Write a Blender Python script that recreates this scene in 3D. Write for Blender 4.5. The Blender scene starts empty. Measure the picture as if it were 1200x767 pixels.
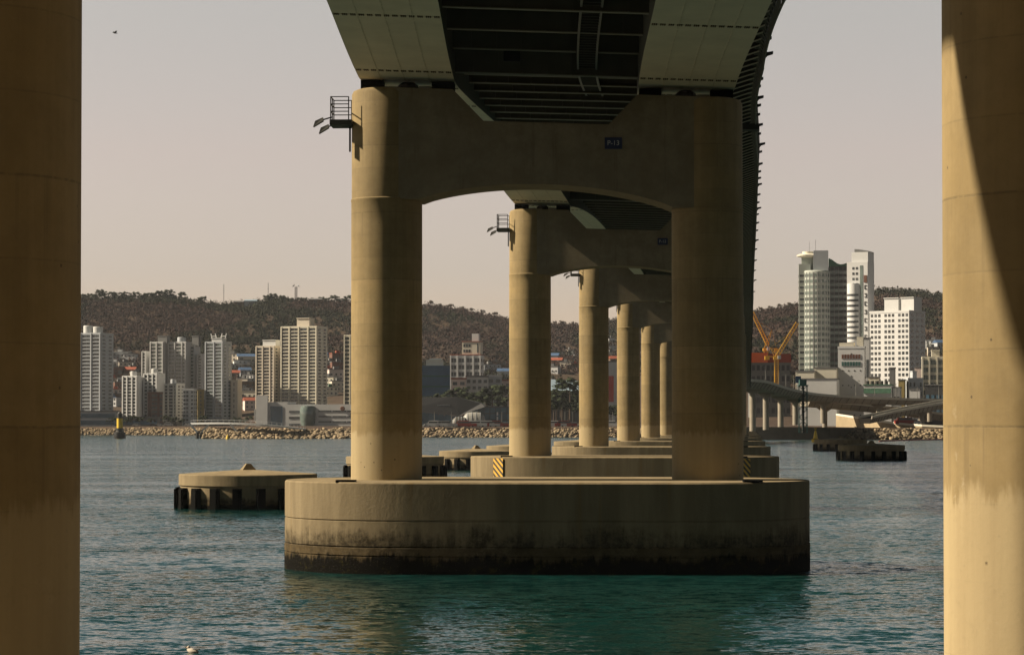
import bpy, math, random
import numpy as np
from mathutils import Vector, Matrix, noise as mnoise

random.seed(7); RNG = np.random.default_rng(7)
R = math.radians
sc = bpy.context.scene
COL = sc.collection

# ---------------------------------------------------------------- camera
F = 3000.0                      # focal length in photo pixels (1200 wide)
EYE = 7.1                       # metres above the water
HZ = 494.8                      # horizon row in the photo
cam = bpy.data.cameras.new("camera"); camo = bpy.data.objects.new("camera", cam); COL.objects.link(camo)
camo.location = (0, 0, EYE)
PITCH = 1.28
camo.rotation_euler = (R(90 + PITCH), 0, 0)
cam.sensor_width = 36; cam.lens = F / 1200 * 36
cam.shift_y = ((HZ - 383.5) - F * math.tan(R(PITCH))) / 1200
cam.clip_start = 0.5; cam.clip_end = 20000
sc.camera = camo
# ---------------------------------------------------------------- sky, sun, exposure
ELEV, AZ = 37.0, 2.5            # sun: to the left, a touch towards the far shore
w = bpy.data.worlds.new("World"); sc.world = w; w.use_nodes = True
nt = w.node_tree
sky = nt.nodes.new('ShaderNodeTexSky'); sky.sky_type = 'NISHITA'; sky.sun_disc = False
sky.sun_elevation = R(ELEV); sky.sun_rotation = R(-90 + AZ)
sky.air_density = 1.0; sky.dust_density = 0.6; sky.ozone_density = 1.0
tint = nt.nodes.new('ShaderNodeMix'); tint.data_type = 'RGBA'; tint.blend_type = 'MULTIPLY'
tint.inputs['Factor'].default_value = 1.0
# a hazy afternoon: bright, warm, milky air low down, clear darker sky overhead
wtc = nt.nodes.new('ShaderNodeTexCoord'); wsp = nt.nodes.new('ShaderNodeSeparateXYZ'); nt.links.new(wtc.outputs['Generated'], wsp.inputs[0])
wr = nt.nodes.new('ShaderNodeValToRGB'); nt.links.new(wsp.outputs['Z'], wr.inputs[0])
SKY_RAMP = [(0.0, (.75, .55, .525)), (.058, (.785, .583, .545)), (.105, (1.0, .660, .545)), (.165, (1.15, .775, .57)), (.215, (.40, .48, .41)), (.28, (.165, .25, .205)), (.42, (.06, .092, .08)), (1.0, (.03, .033, .035))]
while len(wr.color_ramp.elements) < len(SKY_RAMP): wr.color_ramp.elements.new(.5)
for q, (p_, c_) in zip(wr.color_ramp.elements, SKY_RAMP): q.position = p_; q.color = (*c_, 1)
nt.links.new(wr.outputs[0], tint.inputs['B'])
nt.links.new(sky.outputs[0], tint.inputs['A'])
bg = nt.nodes['Background']; bg.inputs[1].default_value = 0.0655
nt.links.new(tint.outputs['Result'], bg.inputs[0])
sun = bpy.data.lights.new("sun", 'SUN'); suno = bpy.data.objects.new("sun", sun); COL.objects.link(suno)
sun.energy = 5.0; sun.angle = R(0.8); sun.color = (1.0, 0.86, 0.66)
tosun = Vector((-math.cos(R(AZ)) * math.cos(R(ELEV)), math.sin(R(AZ)) * math.cos(R(ELEV)), math.sin(R(ELEV))))
suno.rotation_euler = tosun.to_track_quat('Z', 'Y').to_euler(); suno.location = (-200, 0, 200)
sc.view_settings.view_transform = 'Standard'; sc.view_settings.look = 'None'
sc.view_settings.exposure = 1.2; sc.view_settings.gamma = 1.0
sc.cycles.max_bounces = 6; sc.cycles.volume_bounces = 0

def at(px, py, d):
    return ((px - 600) * d / F, d, EYE + (HZ - py) * d / F)

# ================================================================ helpers
class MB:
    def __init__(s): s.v = []; s.f = []; s.m = []
    def add(s, vs, fs, mi=0):
        b = len(s.v); s.v += [tuple(p) for p in vs]; s.f += [tuple(b + i for i in f) for f in fs]; s.m += [mi] * len(fs)
    def box(s, x0, y0, z0, x1, y1, z1, mi=0):
        if x0 > x1: x0, x1 = x1, x0
        if y0 > y1: y0, y1 = y1, y0
        if z0 > z1: z0, z1 = z1, z0
        s.add([(x0,y0,z0),(x1,y0,z0),(x1,y1,z0),(x0,y1,z0),(x0,y0,z1),(x1,y0,z1),(x1,y1,z1),(x0,y1,z1)],
              [(0,3,2,1),(4,5,6,7),(0,1,5,4),(1,2,6,5),(2,3,7,6),(3,0,4,7)], mi)
    def hexa(s, p, mi=0):      # eight corners, bottom ring then top ring
        s.add(p, [(0,3,2,1),(4,5,6,7),(0,1,5,4),(1,2,6,5),(2,3,7,6),(3,0,4,7)], mi)
    def lathe(s, prof, n=24, cx=0, cy=0, mi=0, cap=True):
        vs = []; fs = []
        for r, z in prof:
            for k in range(n):
                a = 2 * math.pi * k / n; vs.append((cx + r * math.cos(a), cy + r * math.sin(a), z))
        for i in range(len(prof) - 1):
            for k in range(n):
                k2 = (k + 1) % n; fs.append((i*n+k, i*n+k2, (i+1)*n+k2, (i+1)*n+k))
        if cap:
            fs.append(tuple(range(n - 1, -1, -1))); fs.append(tuple((len(prof)-1)*n + k for k in range(n)))
        s.add(vs, fs, mi)
    def bar(s, a, b, t, mi=0, n=4):
        a = Vector(a); b = Vector(b); d = (b - a)
        if d.length < 1e-6: return
        d.normalize(); u = d.cross(Vector((0,0,1)))
        if u.length < 1e-3: u = Vector((1,0,0))
        u.normalize(); v = d.cross(u); vs = []
        for p in (a, b):
            for k in range(n):
                an = 2*math.pi*(k+.5)/n; vs.append(p + (u*math.cos(an) + v*math.sin(an)) * t)
        fs = [(k, (k+1)%n, n+(k+1)%n, n+k) for k in range(n)] + [tuple(range(n-1,-1,-1)), tuple(range(n, 2*n))]
        s.add(vs, fs, mi)
    def strip(s, rings, closed=True, cap=True, mi=0):   # rings: lists of points, all the same length
        n = len(rings[0]); vs = [p for r in rings for p in r]; fs = []
        for i in range(len(rings)-1):
            for k in range(n if closed else n-1):
                k2 = (k+1) % n; fs.append((i*n+k, (i+1)*n+k, (i+1)*n+k2, i*n+k2))
        if cap: fs.append(tuple(range(n))); fs.append(tuple((len(rings)-1)*n + k for k in range(n-1,-1,-1)))
        s.add(vs, fs, mi)
    def mesh(s, name, mats, smooth=None, fix=True):
        me = bpy.data.meshes.new(name); me.from_pydata(s.v, [], s.f)
        for m in (mats if isinstance(mats, (list, tuple)) else [mats]): me.materials.append(m)
        if len(set(s.m)) > 1: me.polygons.foreach_set('material_index', s.m)
        if fix:
            import bmesh
            bm = bmesh.new(); bm.from_mesh(me); bmesh.ops.recalc_face_normals(bm, faces=bm.faces); bm.to_mesh(me); bm.free()
        if smooth: me.shade_smooth(); me.set_sharp_from_angle(angle=R(smooth))
        me.update(); return me
    def build(s, name, mats, parent=None, loc=(0,0,0), rz=0, smooth=None, fix=True):
        return link(name, s.mesh(name, mats, smooth, fix), parent, loc, rz)

def link(name, me, parent=None, loc=(0,0,0), rz=0):
    o = bpy.data.objects.new(name, me); COL.objects.link(o); o.parent = parent; o.location = loc; o.rotation_euler = (0,0,rz); return o
def empty(name, loc, rz=0, parent=None):
    o = bpy.data.objects.new(name, None); COL.objects.link(o); o.location = loc; o.rotation_euler = (0,0,rz); o.parent = parent
    o.empty_display_size = .5; return o
def tag(o, label=None, cat=None, group=None, kind=None):
    if label: o['label'] = label
    if cat: o['category'] = cat
    if group: o['group'] = group
    if kind: o['kind'] = kind
    return o
def children(o): return [c for c in bpy.data.objects if c.parent == o]
def copy_tree(o, parent=None, kids=None):
    c = o.copy(); COL.objects.link(c); c.parent = parent
    for ch in list(o.children): copy_tree(ch, c)
    return c

# ================================================================ materials
ALB = .55        # scales every reflectance below to real-world values at this exposure
def mat(name, color, rough=.8, var=.15, scale=.6, metal=0.0, bump=0.0, spec=.3, rand=0.0, stretch=None, color2=None):
    m = bpy.data.materials.new(name); m.use_nodes = True; t = m.node_tree; b = t.nodes['Principled BSDF']
    b.inputs['Roughness'].default_value = rough; b.inputs['Metallic'].default_value = metal
    b.inputs['Specular IOR Level'].default_value = spec
    tc = t.nodes.new('ShaderNodeTexCoord'); mp = t.nodes.new('ShaderNodeMapping'); t.links.new(tc.outputs['Object'], mp.inputs[0])
    if stretch: mp.inputs['Scale'].default_value = stretch
    n = t.nodes.new('ShaderNodeTexNoise'); n.inputs['Scale'].default_value = scale; n.inputs['Detail'].default_value = 5
    n.inputs['Roughness'].default_value = .65
    t.links.new(mp.outputs[0], n.inputs[0])
    r = t.nodes.new('ShaderNodeValToRGB')
    color = tuple(c * ALB for c in color[:3])
    c2 = color2 or tuple(c * (1 + var) for c in color[:3]); c1 = tuple(c * (1 - var) for c in color[:3])
    r.color_ramp.elements[0].position = .3; r.color_ramp.elements[1].position = .7
    r.color_ramp.elements[0].color = (*c1, 1); r.color_ramp.elements[1].color = (*c2, 1)
    t.links.new(n.outputs[0], r.inputs[0]); out = r.outputs[0]
    if rand:
        oi = t.nodes.new('ShaderNodeObjectInfo'); hv = t.nodes.new('ShaderNodeHueSaturation')
        mr = t.nodes.new('ShaderNodeMapRange'); mr.inputs['To Min'].default_value = 1 - rand; mr.inputs['To Max'].default_value = 1 + rand
        t.links.new(oi.outputs['Random'], mr.inputs[0]); t.links.new(mr.outputs[0], hv.inputs['Value']); t.links.new(out, hv.inputs['Color']); out = hv.outputs[0]
    t.links.new(out, b.inputs['Base Color'])
    if bump:
        bp = t.nodes.new('ShaderNodeBump'); bp.inputs['Strength'].default_value = bump; bp.inputs['Distance'].default_value = .05
        t.links.new(n.outputs[0], bp.inputs['Height']); t.links.new(bp.outputs[0], b.inputs['Normal'])
    return m

class NT:      # tiny node-graph writer
    def __init__(s, m): s.t = m.node_tree
    def n(s, typ, **k):
        x = s.t.nodes.new(typ)
        for a, v in k.items(): setattr(x, a, v)
        return x
    def l(s, a, b): s.t.links.new(a, b)
    def math(s, op, a, b=None, c=None, clamp=False):
        x = s.n('ShaderNodeMath', operation=op, use_clamp=clamp)
        for i, v in enumerate((a, b, c)):
            if v is None: continue
            if isinstance(v, (int, float)): x.inputs[i].default_value = v
            else: s.l(v, x.inputs[i])
        return x.outputs[0]
    def noise(s, vec, scale, detail=4, rough=.6, stretch=None, dim='3D'):
        if stretch:
            mp = s.n('ShaderNodeMapping'); mp.inputs['Scale'].default_value = stretch; s.l(vec, mp.inputs[0]); vec = mp.outputs[0]
        x = s.n('ShaderNodeTexNoise'); x.inputs['Scale'].default_value = scale; x.inputs['Detail'].default_value = detail
        x.inputs['Roughness'].default_value = rough; s.l(vec, x.inputs['Vector']); return x.outputs[0]
    def mix(s, f, a, b):
        x = s.n('ShaderNodeMix', data_type='RGBA')
        if isinstance(f, (int, float)): x.inputs['Factor'].default_value = f
        else: s.l(f, x.inputs['Factor'])
        for v, i in ((a, x.inputs['A']), (b, x.inputs['B'])):
            if isinstance(v, tuple): i.default_value = (*v[:3], 1)
            else: s.l(v, i)
        return x.outputs['Result']
    def dim(s, c, k):
        x = s.n('ShaderNodeVectorMath', operation='SCALE'); s.l(c, x.inputs[0]); x.inputs['Scale'].default_value = k; return x.outputs[0]
    def step(s, v, a, b):
        x = s.n('ShaderNodeMapRange', interpolation_type='SMOOTHSTEP'); s.l(v, x.inputs[0])
        x.inputs['From Min'].default_value = a; x.inputs['From Max'].default_value = b; return x.outputs[0]
    def ramp(s, v, stops):
        x = s.n('ShaderNodeValToRGB'); e = x.color_ramp.elements
        while len(e) < len(stops): e.new(.5)
        for q, (p, c) in zip(e, stops): q.position = p; q.color = (*c, 1)
        s.l(v, x.inputs[0]); return x.outputs[0]

C_A, C_B, C_L = (.345, .250, .112), (.46, .340, .160), (.57, .445, .245)

def concrete_column():
    m = bpy.data.materials.new("concrete_column"); m.use_nodes = True; g = NT(m); b = m.node_tree.nodes['Principled BSDF']
    b.inputs['Roughness'].default_value = .82; b.inputs['Diffuse Roughness'].default_value = 0.35; b.inputs['Specular IOR Level'].default_value = .25
    tc = g.n('ShaderNodeTexCoord').outputs['Object']; sp = g.n('ShaderNodeSeparateXYZ'); g.l(tc, sp.inputs[0]); z = sp.outputs['Z']
    oi = g.n('ShaderNodeObjectInfo').outputs['Random']
    sh = g.n('ShaderNodeVectorMath', operation='ADD'); g.l(tc, sh.inputs[0])
    cmb = g.n('ShaderNodeCombineXYZ'); g.l(g.math('MULTIPLY', oi, 37.0), cmb.inputs[0]); g.l(g.math('MULTIPLY', oi, 91.0), cmb.inputs[1]); g.l(cmb.outputs[0], sh.inputs[1])
    v = sh.outputs[0]
    big = g.noise(v, .45, 4); fine = g.noise(v, 7.0, 5, .7); streak = g.noise(v, 1.0, 5, .65, (2.6, 2.6, .12))
    strk2 = g.noise(v, 1.0, 4, .6, (7, 7, .25))
    mott = g.noise(v, 1.3, 6, .7); base = g.mix(g.step(g.math('ADD', g.math('MULTIPLY', mott, .5), g.math('MULTIPLY', streak, .5)), .34, .66), C_A, C_B)
    base = g.mix(g.math('MULTIPLY', g.step(big, .45, .75), .35), base, (.47, .325, .120))
    base = g.mix(g.math('MULTIPLY', g.step(strk2, .58, .8), .28), base, (.27, .21, .115))
    # pour lifts: a tone of their own and a thin joint
    wob = g.math('ADD', z, g.math('MULTIPLY', big, .05))
    for hgt, amt, seed in ((3.27, .20, 3.3), (1.09, .10, 7.7)):
        k = g.math('FLOOR', g.math('DIVIDE', wob, hgt)); wn = g.n('ShaderNodeTexWhiteNoise', noise_dimensions='1D')
        g.l(g.math('ADD', g.math('MULTIPLY', k, 1.37), g.math('ADD', g.math('MULTIPLY', oi, 50.0), seed)), wn.inputs['W'])
        hv = g.n('ShaderNodeHueSaturation'); g.l(base, hv.inputs['Color'])
        g.l(g.math('ADD', g.math('MULTIPLY', wn.outputs[0], amt), 1 - amt * .5), hv.inputs['Value']); base = hv.outputs[0]
    fr = g.math('FRACT', g.math('DIVIDE', wob, 1.09)); ln = g.math('SUBTRACT', 1.0, g.step(g.math('ABSOLUTE', g.math('SUBTRACT', fr, .5)), .484, .492))
    jn = g.math('MULTIPLY', g.math('SUBTRACT', 1.0, ln), g.step(fine, .3, .55))
    fr3 = g.math('FRACT', g.math('DIVIDE', wob, 3.27)); ln3 = g.step(g.math('ABSOLUTE', g.math('SUBTRACT', fr3, .5)), .493, .496)
    base = g.mix(g.math('MULTIPLY', jn, .26), base, (.17, .13, .07)); base = g.mix(g.math('MULTIPLY', g.math('MULTIPLY', ln3, g.step(fine, .3, .6)), .34), base, (.13, .10, .055))
    drip = g.math('MULTIPLY', g.step(g.noise(v, 1, 4, .65, (4.5, 4.5, .05)), .56, .70), g.step(fr3, .35, .98))
    base = g.mix(g.math('MULTIPLY', drip, .42), base, (.20, .145, .075))
    salt = g.math('MULTIPLY', g.step(g.noise(v, 1.1, 6, .75), .60, .68), g.math('SUBTRACT', 1.0, g.step(z, 2.4, 4.6)))
    base = g.mix(g.math('MULTIPLY', salt, .5), base, (.60, .50, .33))
    pv_ = g.n('ShaderNodeTexVoronoi'); pv_.inputs['Scale'].default_value = 1.9; g.l(v, pv_.inputs['Vector'])
    base = g.mix(g.math('MULTIPLY', g.math('SUBTRACT', 1.0, g.step(pv_.outputs['Distance'], .035, .05)), .75), base, (.10, .075, .045))
    # bleached, salt-washed foot with a ragged top edge
    rag = g.noise(v, 1.0, 5, .7, (1.8, 1.8, .5))
    edge = g.math('ADD', z, g.math('ADD', g.math('MULTIPLY', rag, -1.1), g.math('MULTIPLY', strk2, -.5))); low = g.math('SUBTRACT', 1.0, g.step(edge, 1.30, 1.62))
    base = g.mix(g.math('MULTIPLY', low, .78), base, g.mix(g.step(streak, .3, .7), C_L, (.64, .51, .285)))
    # rust spots close to the foot
    vo = g.n('ShaderNodeTexVoronoi'); vo.inputs['Scale'].default_value = 2.6; vo.inputs['Randomness'].default_value = 1; g.l(v, vo.inputs['Vector'])
    spot = g.math('MULTIPLY', g.math('SUBTRACT', 1.0, g.step(g.math('ADD', vo.outputs['Distance'], g.math('MULTIPLY', fine, .22)), .18, .23)),
                  g.math('MULTIPLY', g.math('SUBTRACT', 1.0, g.step(z, 1.6, 2.2)), g.step(big, .50, .56)))
    base = g.mix(g.math('MULTIPLY', spot, .85), base, (.075, .045, .02))
    base = g.mix(g.math('MULTIPLY', g.step(fine, .5, .85), .22), base, (.22, .17, .09))
    g.l(g.dim(base, ALB), b.inputs['Base Color'])
    bp = g.n('ShaderNodeBump'); bp.inputs['Strength'].default_value = .14; bp.inputs['Distance'].default_value = .03
    g.l(g.math('SUBTRACT', fine, g.math('MULTIPLY', ln3, 1.2)), bp.inputs['Height']); g.l(bp.outputs[0], b.inputs['Normal'])
    return m

def concrete_beam():
    m = bpy.data.materials.new("concrete_beam"); m.use_nodes = True; g = NT(m); b = m.node_tree.nodes['Principled BSDF']
    b.inputs['Roughness'].default_value = .85; b.inputs['Diffuse Roughness'].default_value = 0.35; b.inputs['Specular IOR Level'].default_value = .2
    v = g.n('ShaderNodeTexCoord').outputs['Object']
    big = g.noise(v, .35, 4); streak = g.noise(v, 1, 5, .65, (.8, .8, .12)); fine = g.noise(v, 5, 5, .7)
    mott = g.noise(v, .9, 6, .7); base = g.mix(g.step(g.math('ADD', g.math('MULTIPLY', mott, .7), g.math('MULTIPLY', streak, .3)), .36, .66), (.29, .238, .150), (.41, .342, .222)); base = g.mix(g.math('MULTIPLY', g.step(big, .4, .7), .5), base, (.29, .22, .125))
    drip = g.noise(v, 1, 5, .7, (2.2, 2.2, .16)); base = g.mix(g.math('MULTIPLY', g.step(drip, .56, .72), .45), base, (.13, .10, .06)); base = g.mix(g.math('MULTIPLY', g.step(fine, .5, .8), .3), base, (.20, .15, .085))
    g.l(g.dim(base, ALB), b.inputs['Base Color'])
    bp = g.n('ShaderNodeBump'); bp.inputs['Strength'].default_value = .15; bp.inputs['Distance'].default_value = .03; g.l(fine, bp.inputs['Height']); g.l(bp.outputs[0], b.inputs['Normal'])
    return m

def concrete_cap(name="concrete_cap", k=1.0, zs=1.0):
    m = bpy.data.materials.new(name); m.use_nodes = True; g = NT(m); b = m.node_tree.nodes['Principled BSDF']
    b.inputs['Roughness'].default_value = .95; b.inputs['Diffuse Roughness'].default_value = 0.35; b.inputs['Specular IOR Level'].default_value = .06
    tcn = g.n('ShaderNodeTexCoord'); tc = tcn.outputs['Object']
    ge = g.n('ShaderNodeNewGeometry'); spn = g.n('ShaderNodeSeparateXYZ'); g.l(ge.outputs['Position'], spn.inputs[0]); z = g.math('MULTIPLY', spn.outputs['Z'], zs)
    big = g.noise(tc, .30, 5, .65); fine = g.noise(tc, 5, 5, .7); streak = g.noise(tc, 1, 5, .65, (1.2, 1.2, .13)); strk2 = g.noise(tc, 1, 5, .7, (3.5, 3.5, .3))
    base = g.mix(g.step(streak, .32, .7), (.31*k, .242*k, .145*k), (.43*k, .34*k, .205*k))
    base = g.mix(g.math('MULTIPLY', g.step(big, .5, .7), .4), base, (.24, .195, .12))
    base = g.mix(g.math('MULTIPLY', g.step(strk2, .58, .8), .45), base, (.19, .15, .09))
    rust = g.math('MULTIPLY', g.step(g.noise(tc, 1, 3, .5, (1.6, 1.6, .06)), .64, .74), .5); base = g.mix(rust, base, (.33, .21, .08))
    nz = g.noise(tc, .5, 6, .75); hgt = g.math('ADD', z, g.math('MULTIPLY', g.math('SUBTRACT', g.math('ADD', g.math('MULTIPLY', nz, .65), g.math('MULTIPLY', strk2, .35)), .5), 4.6))
    soot = g.math('SUBTRACT', 1.0, g.step(hgt, 1.30, 2.25)); soot = g.math('MULTIPLY', soot, g.math('ADD', .45, g.math('MULTIPLY', g.step(g.noise(tc, 2.2, 6, .8), .36, .6), .55))); base = g.mix(g.math('MULTIPLY', soot, .93), base, (.040, .031, .018))
    band = g.math('MULTIPLY', g.math('SUBTRACT', 1.0, g.step(z, 1.20, 1.26)), g.math('ADD', .35, g.math('MULTIPLY', g.step(nz, .42, .58), .4))); base = g.mix(band, base, (.15, .105, .05))
    upper = g.math('MULTIPLY', g.step(g.noise(tc, .8, 5, .7, (1, 1, .5)), .5, .7), g.math('SUBTRACT', 1.0, g.step(z, 1.4, 3.2))); base = g.mix(g.math('MULTIPLY', upper, .45), base, (.10, .08, .05))
    h2 = g.math('ADD', z, g.math('MULTIPLY', g.math('SUBTRACT', g.math('ADD', g.math('MULTIPLY', strk2, .5), g.math('MULTIPLY', nz, .5)), .5), 2.8))
    grow = g.math('SUBTRACT', 1.0, g.step(h2, .60, .95)); weed = g.mix(g.step(g.noise(tc, 2.2, 6, .75), .54, .68), (.004, .004, .003), (.060, .050, .012)); weed = g.mix(g.step(g.noise(tc, 11, 3, .6), .66, .74), weed, (.15, .135, .10)); base = g.mix(g.math('MULTIPLY', grow, .97), base, weed)
    g.l(g.dim(base, ALB), b.inputs['Base Color'])
    bp = g.n('ShaderNodeBump'); bp.inputs['Strength'].default_value = .4; bp.inputs['Distance'].default_value = .05
    g.l(g.math('ADD', fine, g.math('MULTIPLY', grow, g.noise(tc, 9, 3))), bp.inputs['Height']); g.l(bp.outputs[0], b.inputs['Normal'])
    return m

def hazard():
    m = bpy.data.materials.new("hazard_stripes"); m.use_nodes = True; g = NT(m); b = m.node_tree.nodes['Principled BSDF']; b.inputs['Roughness'].default_value = .6
    sp = g.n('ShaderNodeSeparateXYZ'); tc = g.n('ShaderNodeTexCoord').outputs['Object']; g.l(tc, sp.inputs[0])
    f = g.math('FRACT', g.math('MULTIPLY', g.math('ADD', sp.outputs['X'], sp.outputs['Z']), 2.1)); s = g.step(f, .47, .53)
    c = g.mix(s, (.03, .025, .015), (.62, .34, .03)); c = g.mix(g.math('MULTIPLY', g.step(g.noise(tc, 3, 4), .5, .8), .5), c, (.2, .13, .05))
    g.l(c, b.inputs['Base Color']); return m

def water_mat():
    m = bpy.data.materials.new("sea_water"); m.use_nodes = True; g = NT(m); b = m.node_tree.nodes['Principled BSDF']
    b.inputs['Roughness'].default_value = .09; b.inputs['IOR'].default_value = 1.33
    tc = g.n('ShaderNodeTexCoord').outputs['Object']
    patch = g.noise(tc, .012, 3, .5, (1, .6, 1))
    g.l(g.mix(g.step(patch, .35, .65), (.003, .0195, .0175), (.0045, .0265, .0235)), b.inputs['Base Color'])
    def wave(scale, det, st):
        mp = g.n('ShaderNodeMapping'); mp.inputs['Scale'].default_value = st; g.l(tc, mp.inputs[0])
        x = g.n('ShaderNodeTexNoise'); x.inputs['Scale'].default_value = scale; x.inputs['Detail'].default_value = det; x.inputs['Roughness'].default_value = .55; g.l(mp.outputs[0], x.inputs['Vector'])
        q = g.n('ShaderNodeVectorMath', operation='SUBTRACT'); g.l(x.outputs['Color'], q.inputs[0]); q.inputs[1].default_value = (.5, .5, .5); return q.outputs[0]
    def scl(v, k):
        q = g.n('ShaderNodeVectorMath', operation='SCALE'); g.l(v, q.inputs[0])
        if isinstance(k, float): q.inputs['Scale'].default_value = k
        else: g.l(k, q.inputs['Scale'])
        return q.outputs[0]
    def vadd(a, b_):
        q = g.n('ShaderNodeVectorMath', operation='ADD'); g.l(a, q.inputs[0]); g.l(b_, q.inputs[1]); return q.outputs[0]
    streaks = g.noise(tc, .05, 4, .6, (.35, 1.3, 1))
    gust = g.math('ADD', g.math('MULTIPLY', g.step(streaks, .35, .65), .75), .55)
    v = vadd(scl(wave(.16, 3, (.8, 1.1, 1)), .20), scl(vadd(scl(wave(1.3, 4, (.85, 1.1, 1)), .80), scl(wave(4.6, 3, (.9, 1.1, 1)), .55)), gust))
    mk = g.n('ShaderNodeVectorMath', operation='MULTIPLY_ADD'); g.l(v, mk.inputs[0]); mk.inputs[1].default_value = (1, 1, 0); mk.inputs[2].default_value = (0, -.055, 1)
    nm = g.n('ShaderNodeVectorMath', operation='NORMALIZE'); g.l(mk.outputs[0], nm.inputs[0]); g.l(nm.outputs[0], b.inputs['Normal'])
    return m

def attr_mat(name, rough=.9, translucent=False):
    m = bpy.data.materials.new(name); m.use_nodes = True; g = NT(m); b = m.node_tree.nodes['Principled BSDF']
    b.inputs['Roughness'].default_value = rough; b.inputs['Specular IOR Level'].default_value = .1
    a = g.n('ShaderNodeAttribute', attribute_name='tone'); g.l(g.dim(a.outputs['Color'], ALB), b.inputs['Base Color']); return m

M = dict(
    column=concrete_column(), beam=concrete_beam(), cap=concrete_cap(), hazard=hazard(), water=water_mat(),
    dolphin=concrete_cap("concrete_dolphin", 1.08, 2.1),
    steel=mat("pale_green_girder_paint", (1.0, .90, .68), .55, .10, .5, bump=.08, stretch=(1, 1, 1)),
    steel_dark=mat("dark_green_steel", (.045, .043, .033), .6, .2, .8),
    greenwall=mat("grey_green_facade_paint", (.58, .62, .56), .8, .08, .08), seam=mat("weld_seam_paint", (.86, .77, .58), .6, .3, 3), flange=mat("crossbeam_paint_web_shade", (.11, .105, .078), .6, .15, .9),
    flange_edge=mat("flange_paint", (.33, .31, .235), .55, .15, .9),
    bolt=mat("rusty_bolt_plate", (.10, .065, .03), .7, .3, 4),
    black=mat("black_rubber", (.008, .008, .007), .9, .3, 2, spec=.05),
    dark=mat("dark_metal", (.05, .048, .04), .6, .25, 2),
    galv=mat("galvanised_steel", (.33, .32, .29), .45, .2, 1.5, metal=.4),
    signblue=mat("sign_blue", (.012, .03, .10), .5, .08, 2), letter=mat("sign_letter_white", (.75, .75, .72), .6, .05, 2),
    asphalt=mat("asphalt", (.055, .053, .05), .9, .2, .8),
    lampglass=mat("lamp_glass", (.35, .34, .30), .2, .05, 2),
    glass=mat("window_glass", (.085, .095, .10), .2, .4, .35, spec=.5, rand=.5),
    glassgreen=mat("green_glass", (.17, .215, .195), .15, .35, .2, spec=.6, rand=.35),
    glassblue=mat("blue_glass", (.085, .19, .28), .15, .35, .15, spec=.6, rand=.2),
    white=mat("white_facade_paint", (0.900, 0.901, 0.891), .8, .08, .08, rand=.06),
    offwhite=mat("offwhite_facade_paint", (0.784, 0.785, 0.766), .8, .08, .08, rand=.06),
    greyw=mat("grey_facade_paint", (0.594, 0.625, 0.657), .8, .10, .08), grey=mat("mid_grey_facade", (.22, .22, .215), .8, .10, .08),
    darkgrey=mat("dark_grey_cladding", (.07, .07, .072), .6, .12, .1),
    beige=mat("beige_facade_paint", (0.858, 0.764, 0.628), .8, .08, .08), cream=mat("cream_facade_paint", (0.990, 0.922, 0.750), .8, .08, .08),
    pinkish=mat("pinkish_facade_paint", (0.908, 0.746, 0.675), .8, .08, .08),
    brick=mat("red_brick", (.20, .095, .065), .9, .2, .6), brown=mat("brown_wall", (.21, .14, .09), .9, .2, .3),
    redroof=mat("red_roof", (.36, .09, .045), .8, .2, .5), blueroof=mat("blue_roof", (.07, .14, .27), .7, .2, .5),
    greenroof=mat("green_roof", (.08, .19, .12), .8, .2, .5), greyroof=mat("grey_roof", (.20, .20, .20), .85, .2, .5),
    palebluer=mat("pale_blue_roof", (.36, .47, .56), .6, .12, .1, stretch=(1, .1, 1)),
    yellowb=mat("yellow_facade", (.47, .36, .13), .8, .1, .1), net=mat("blue_scaffold_net", (.06, .15, .27), .9, .25, .12),
    netgreen=mat("green_net_band", (.03, .15, .11), .9, .2, .2), orange=mat("orange_safety_net", (1.1, .21, .06), .85, .2, .15),
    rednet=mat("red_safety_net", (.36, .06, .03), .85, .2, .15), crane=mat("crane_yellow", (1.1, .62, .06), .6, .1, .3),
    yellow=mat("buoy_yellow", (1.0, .66, .045), .5, .08, 1), buoyblack=mat("buoy_black", (.02, .02, .02), .5, .2, 1),
    red=mat("signal_red", (.55, .05, .03), .5, .1, 1), trunk=mat("bark", (.09, .06, .04), .95, .2, 2),
    foliage=attr_mat("pine_foliage"), wood=attr_mat("winter_woodland"), rock=attr_mat("armour_rock"),
    carwhite=mat("car_white", (.75, .74, .72), .35, .03, 1), cardark=mat("car_dark", (.06, .06, .07), .35, .1, 1), carred=mat("car_red", (.42, .05, .03), .35, .1, 1),
    tan=mat("sandstone_wall", (.46, .36, .22), .9, .15, .15), seawall=mat("seawall_concrete", (.16, .135, .095), .9, .2, .25),
    parapet=mat("parapet_concrete", (.80, .73, .60), .85, .15, .3), viaduct=mat("viaduct_concrete", (.42, .37, .29), .88, .15, .2), tent=mat("dome_membrane", (.42, .41, .37), .5, .15, .3), tentdark=mat("dome_dark_membrane", (.13, .12, .10), .5, .2, .3),
    teal=mat("teal_paint", (.06, .16, .14), .6, .15, .5), feather=mat("gull_feather", (.60, .52, .42), .8, .1, 8), beak=mat("beak_orange", (.5, .25, .03), .5, .1, 8),
    birdgrey=mat("gull_wing_grey", (.10, .10, .10), .8, .1, 8), boom=mat("red_boom", (.55, .13, .07), .6, .15, .5),
)
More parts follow.
